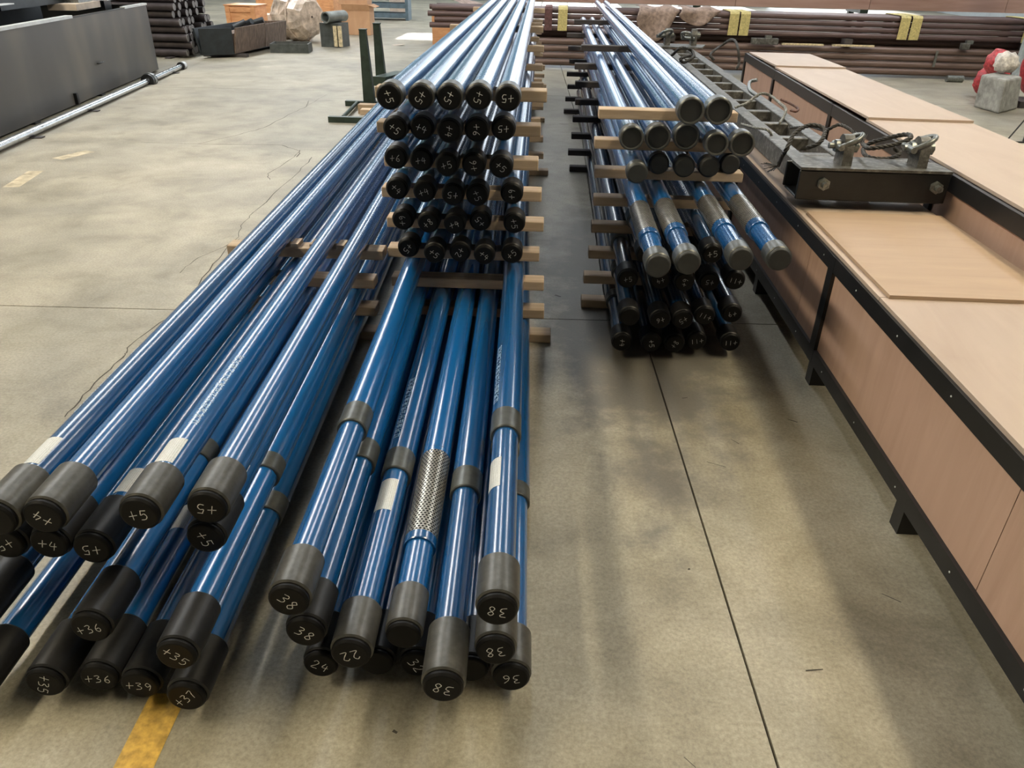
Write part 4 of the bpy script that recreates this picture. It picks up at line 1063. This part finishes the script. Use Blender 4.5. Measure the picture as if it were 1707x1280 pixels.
for i, (x, y) in enumerate(((1398, 72), (1315, 66))):
    q = atY(x, y, 13.4); o = MB().box((0, 0, 0), (.65, .06, .025)).build('plank', 'cream_sack'); o.location = (q.x+.2, 13.30, .04+.051*8+.0135); tag(o, 'pale plank on the lower bundle, ' + ('nearer the pillar', 'nearer the tarp')[i], 'plank')

# long pinkish crate on trestles behind the bundles
px0, px1 = -1.5, 10.5
t = thing('long_crate', 'very long pinkish plywood crate raised on trestles behind the pipe bundles', 'crate', (0, 15.6, .875), -.012)
for i in range(5):
    a_ = px0+(px1-px0)*i/5; b_ = px0+(px1-px0)*(i+1)/5
    MB().box(((a_+b_)/2, 0, .3), (b_-a_-.008, .02, .6)).build('side_panel', 'pink_ply', t)
MB().box(((px0+px1)/2, .4, .3), (px1-px0, .76, .59)).build('core', 'pink_ply', t)
for i, x in enumerate((-1.0, 2.6, 5.6, 9.2)):
    o = thing('trestle', 'dark steel trestle under the long pinkish crate', 'trestle', (x, 15.9-x*.012, 0), -.012, 'trestles under the pinkish crate')
    MB().box((0, 0, .845), (.14, .8, .06)).build('beam', 'green_steel', o)
    for dy in (-.32, .32): MB().box((0, dy, .4075), (.1, .1, .815)).build('leg', 'green_steel', o)

# ------------------------------------------------------------------ pillar, concrete block, bags
q = atZ(1712, 150)
pl = struct(MB().box((0, 0, 4.5), (.36, .36, 9.0)).build('trim_1', 'pillar_paint'), 'grey painted hall pillar beside the concrete block', 'pillar'); pl.location = (q.x+.12, q.y+.25, 0)
blk = thing('concrete_block', 'rough tapered grey concrete block at the foot of the pillar', 'concrete block', atZ(1622, 178))
bo = Vector(blk.location); A0, A1 = atZ(1622, 178)-bo, atZ(1664, 190)-bo
dd = Vector((.45, .42, 0))
top = [atY(1636, 124, atZ(1622, 178).y+.02)-bo, atY(1678, 133, atZ(1664, 190).y+.05)-bo]
m = MB().hexa([A0, A1, A1+dd, A0+dd, top[0], top[1], top[1]+dd*.85, top[0]+dd*.85]).build('body', 'concrete_block', blk)
bv = m.modifiers.new('b', 'BEVEL'); bv.width = .025; bv.segments = 2
def blob(name, c, s, mat, label, cat, seed=1, sub=3, amp=.18):
    random.seed(seed); bm = bmesh.new(); bmesh.ops.create_icosphere(bm, subdivisions=sub, radius=1)
    from mathutils import noise as mn
    for v in bm.verts:
        f_ = 1+amp*mn.noise(v.co*2.3+Vector((seed*3.1, 0, 0)))+amp*.5*mn.noise(v.co*6+Vector((0, seed, 0)))
        v.co = Vector((v.co.x*s[0]*f_, v.co.y*s[1]*f_, v.co.z*s[2]*f_))
    me = bpy.data.meshes.new(name); bm.to_mesh(me); bm.free(); me.materials.append(MATS[mat])
    for p in me.polygons: p.use_smooth = True
    o = bpy.data.objects.new(name, me); C.objects.link(o); o.location = c; tag(o, label, cat); return o
tz = top[0].z
b0 = bo+top[0]
blob('white_rag', b0+Vector((.33, .13, .135)), (.14, .12, .13), 'white_rag', 'bundle of white rags on the concrete block', 'rag', 2, 3, .35)
blob('red_bag', b0+Vector((.40, .46, .10)), (.15, .14, .17), 'red_bag', 'red plastic bag on the concrete block behind the rags', 'bag', 4)
blob('red_bag', Vector((b0.x+.60, b0.y+.85, .215)), (.22, .15, .22), 'red_bag', 'larger red bag on the floor between block and pillar', 'bag', 6)
sk = atZ(1694, 172)
s1 = blob('cement_sack', sk+Vector((.22, .10, .385)), (.15, .22, .28), 'cream_sack', 'cream and red striped sack leaning on the concrete block', 'sack', 8, 3, .1)
s1.rotation_euler = (0, -.25, 0)
blob('red_stripe', (0, 0, 0), (.05, .225, .285), 'red_bag', 'x', 'x', 9, 3, .1)
st = bpy.data.objects['red_stripe']; st.parent = s1; st.location = (-.12, 0, 0)
del st['label']; del st['category']
o = MB().box((.3, .2, .04), (.7, .45, .08)).build('pallet_board', 'timber_dark'); o.location = atZ(1703, 180); tag(o, 'dark low board under the striped sack', 'board')
q = atZ(1690, 238)
t = thing('wire_stand', 'small dark wire stand on the floor beyond the tall crate', 'stand', q)
for a_, b_ in (((-.1, -.02, .008), (.12, .12, .25)), ((.0, 0, .008), (.3, .0, .008)), ((.25, 0, .008), (.12, .12, .25))):
    MB().cyl(a_, b_, .008, 8).build('leg', 'black_steel', t)
MB().box((.2, .05, .1), (.12, .1, .2)).build('body', 'black_steel', t)
